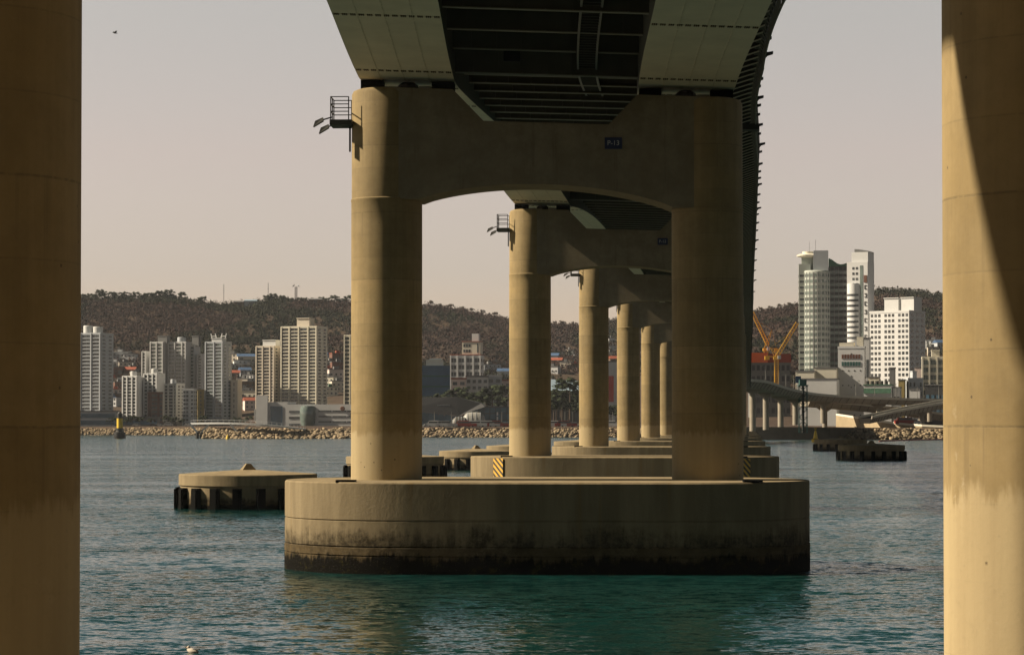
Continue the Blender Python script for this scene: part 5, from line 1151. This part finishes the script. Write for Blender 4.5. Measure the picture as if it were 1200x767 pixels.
mb = MB(); mb.lathe([(.14, -.5), (.09, 7.5)], 8); mb.bar((0, 0, 7.4), (1.3, 0, 7.9), .06); LPM = mb.mesh('pole', M['galv']); mb = MB(); mb.box(1.1, -.16, 7.82, 1.9, .16, 8.0); LHM = mb.mesh('lamp_head', M['lampglass'])
def lamp(p, label, grp, s=1.0):
    t = empty('street_lamp', p, random.choice((0, math.pi))); t.scale = (s,)*3; tag(t, label, 'street lamp', grp); link('pole', LPM, t); link('lamp_head', LHM, t)
for px in (509, 529, 588): lamp((((px - 600)*1270/F), 1270, 5), {509: 'street lamp on the quay left of the barrel tents', 529: 'street lamp on the quay at the small barrel tent', 588: 'street lamp on the quay right of the barrel tents'}[px], 'quay lamps')
for px in (662, 671, 718): lamp((((px - 600)*1275/F), 1275, 5), {662: 'left street lamp of two before the dark pines', 671: 'right street lamp of two before the dark pines', 718: 'street lamp on the quay seen right of the third column'}[px], 'quay lamps')
for px, yy, d in ((913, 459, 1012), (921, 460, 1030), (897, 453, 970), (930, 461, 1045), (1003, 467, 1130), (1025, 468, 1148), (1050, 468.5, 1165), (1075, 469, 1180), (1100, 469.5, 1200)):
    lamp(at(px, yy, d), 'street lamp on the elevated road ' + ('near the bridge end' if px < 935 else 'before the right-hand buildings'), 'lamps on the elevated road' + (' near the bridge end' if px < 935 else ''), 1.0)
def carmesh(L, W_, H, body):
    mb = MB(); mb.hexa([(-L/2, -W_/2, .35), (L/2, -W_/2, .35), (L/2, W_/2, .35), (-L/2, W_/2, .35), (-L/2, -W_/2, H*.58), (L/2, -W_/2, H*.55), (L/2, W_/2, H*.55), (-L/2, W_/2, H*.58)])
    mb.hexa([(-L*.42, -W_*.46, H*.58), (L*.26, -W_*.46, H*.56), (L*.26, W_*.46, H*.56), (-L*.42, W_*.46, H*.58), (-L*.34, -W_*.4, H), (L*.12, -W_*.4, H), (L*.12, W_*.4, H), (-L*.34, W_*.4, H)]); a = mb.mesh('body', body)
    mb = MB(); mb.box(-L*.36, -W_*.47, H*.62, L*.18, W_*.47, H*.9); b_ = mb.mesh('side_windows', M['glass'])
    mb = MB(); mb.lathe([(.32, -.11), (.34, 0), (.32, .11)], 14); return a, b_, mb.mesh('wheel', M['black']), L, W_
CM = {k: carmesh(L, W_, H, M[m_]) for k, (L, W_, H, m_) in dict(white_car=(4.4, 1.8, 1.5, 'carwhite'), dark_car=(4.4, 1.8, 1.5, 'cardark'), white_van=(5.4, 2.0, 2.3, 'carwhite'), red_bus=(11, 2.5, 3.1, 'carred'), white_bus=(11, 2.5, 3.1, 'carwhite')).items()}
def car(kind, px, d, label, z=5.0, grp='vehicles parked along the far shore'):
    a, b_, wh, L, W_ = CM[kind]; t = empty('parked_' + kind.split('_')[1], ((px - 600)*d/F, d, z), R(random.uniform(-6, 6))); tag(t, label, kind.split('_')[1], grp); link('body', a, t); link('side_windows', b_, t)
    for sx in (-.31, .31):
        for sy in (-.5, .5): o = link('wheel', wh, t, (L*sx, W_*sy, .34)); o.rotation_euler = (R(90), 0, 0)
for px, k, lab in ((160, 'white_car', 'white car on the beach road right of the beacon'), (187, 'white_car', 'white car on the beach road left of the white van'), (198, 'white_van', 'white van on the beach road below the small white block'), (204, 'dark_car', 'dark car just right of the white van'), (221, 'white_car', 'white car beside the start of the skywalk'), (180, 'dark_car', 'dark car below the brick tower')): car(k, px, 1500, lab, 5.0)
for px, k, lab in ((501, 'white_car', 'white car on the quay beside the left column'), (512, 'white_bus', 'white bus on the quay, leftmost one before the glass hall'), (523, 'white_bus', 'white bus on the quay left of the small barrel tent'), (546, 'red_bus', 'red bus on the quay before the barrel tents'), (558, 'white_bus', 'white bus on the quay before the large barrel tent'), (566, 'white_van', 'white van on the quay right of the large barrel tent'), (573, 'white_bus', 'white bus on the quay right of the barrel tents'), (583, 'red_bus', 'red bus on the quay right of the barrel tents'), (594, 'white_van', 'white van on the quay next to the second left column'),
                   (651, 'white_bus', 'white bus before the dark pines'), (663, 'red_bus', 'red bus before the dark pines'), (674, 'white_van', 'white van before the dark pines'), (717, 'white_bus', 'white bus seen right of the third column')): car(k, px, 1262, lab, 4.95)
for px, k, lab in ((1063, 'red_bus', 'orange-red bus on the lower road behind the retaining wall'), (1072, 'white_van', 'white van on the lower road right of the red bus')): car(k, px, 1118, lab, at(0, 497, 1118)[2])
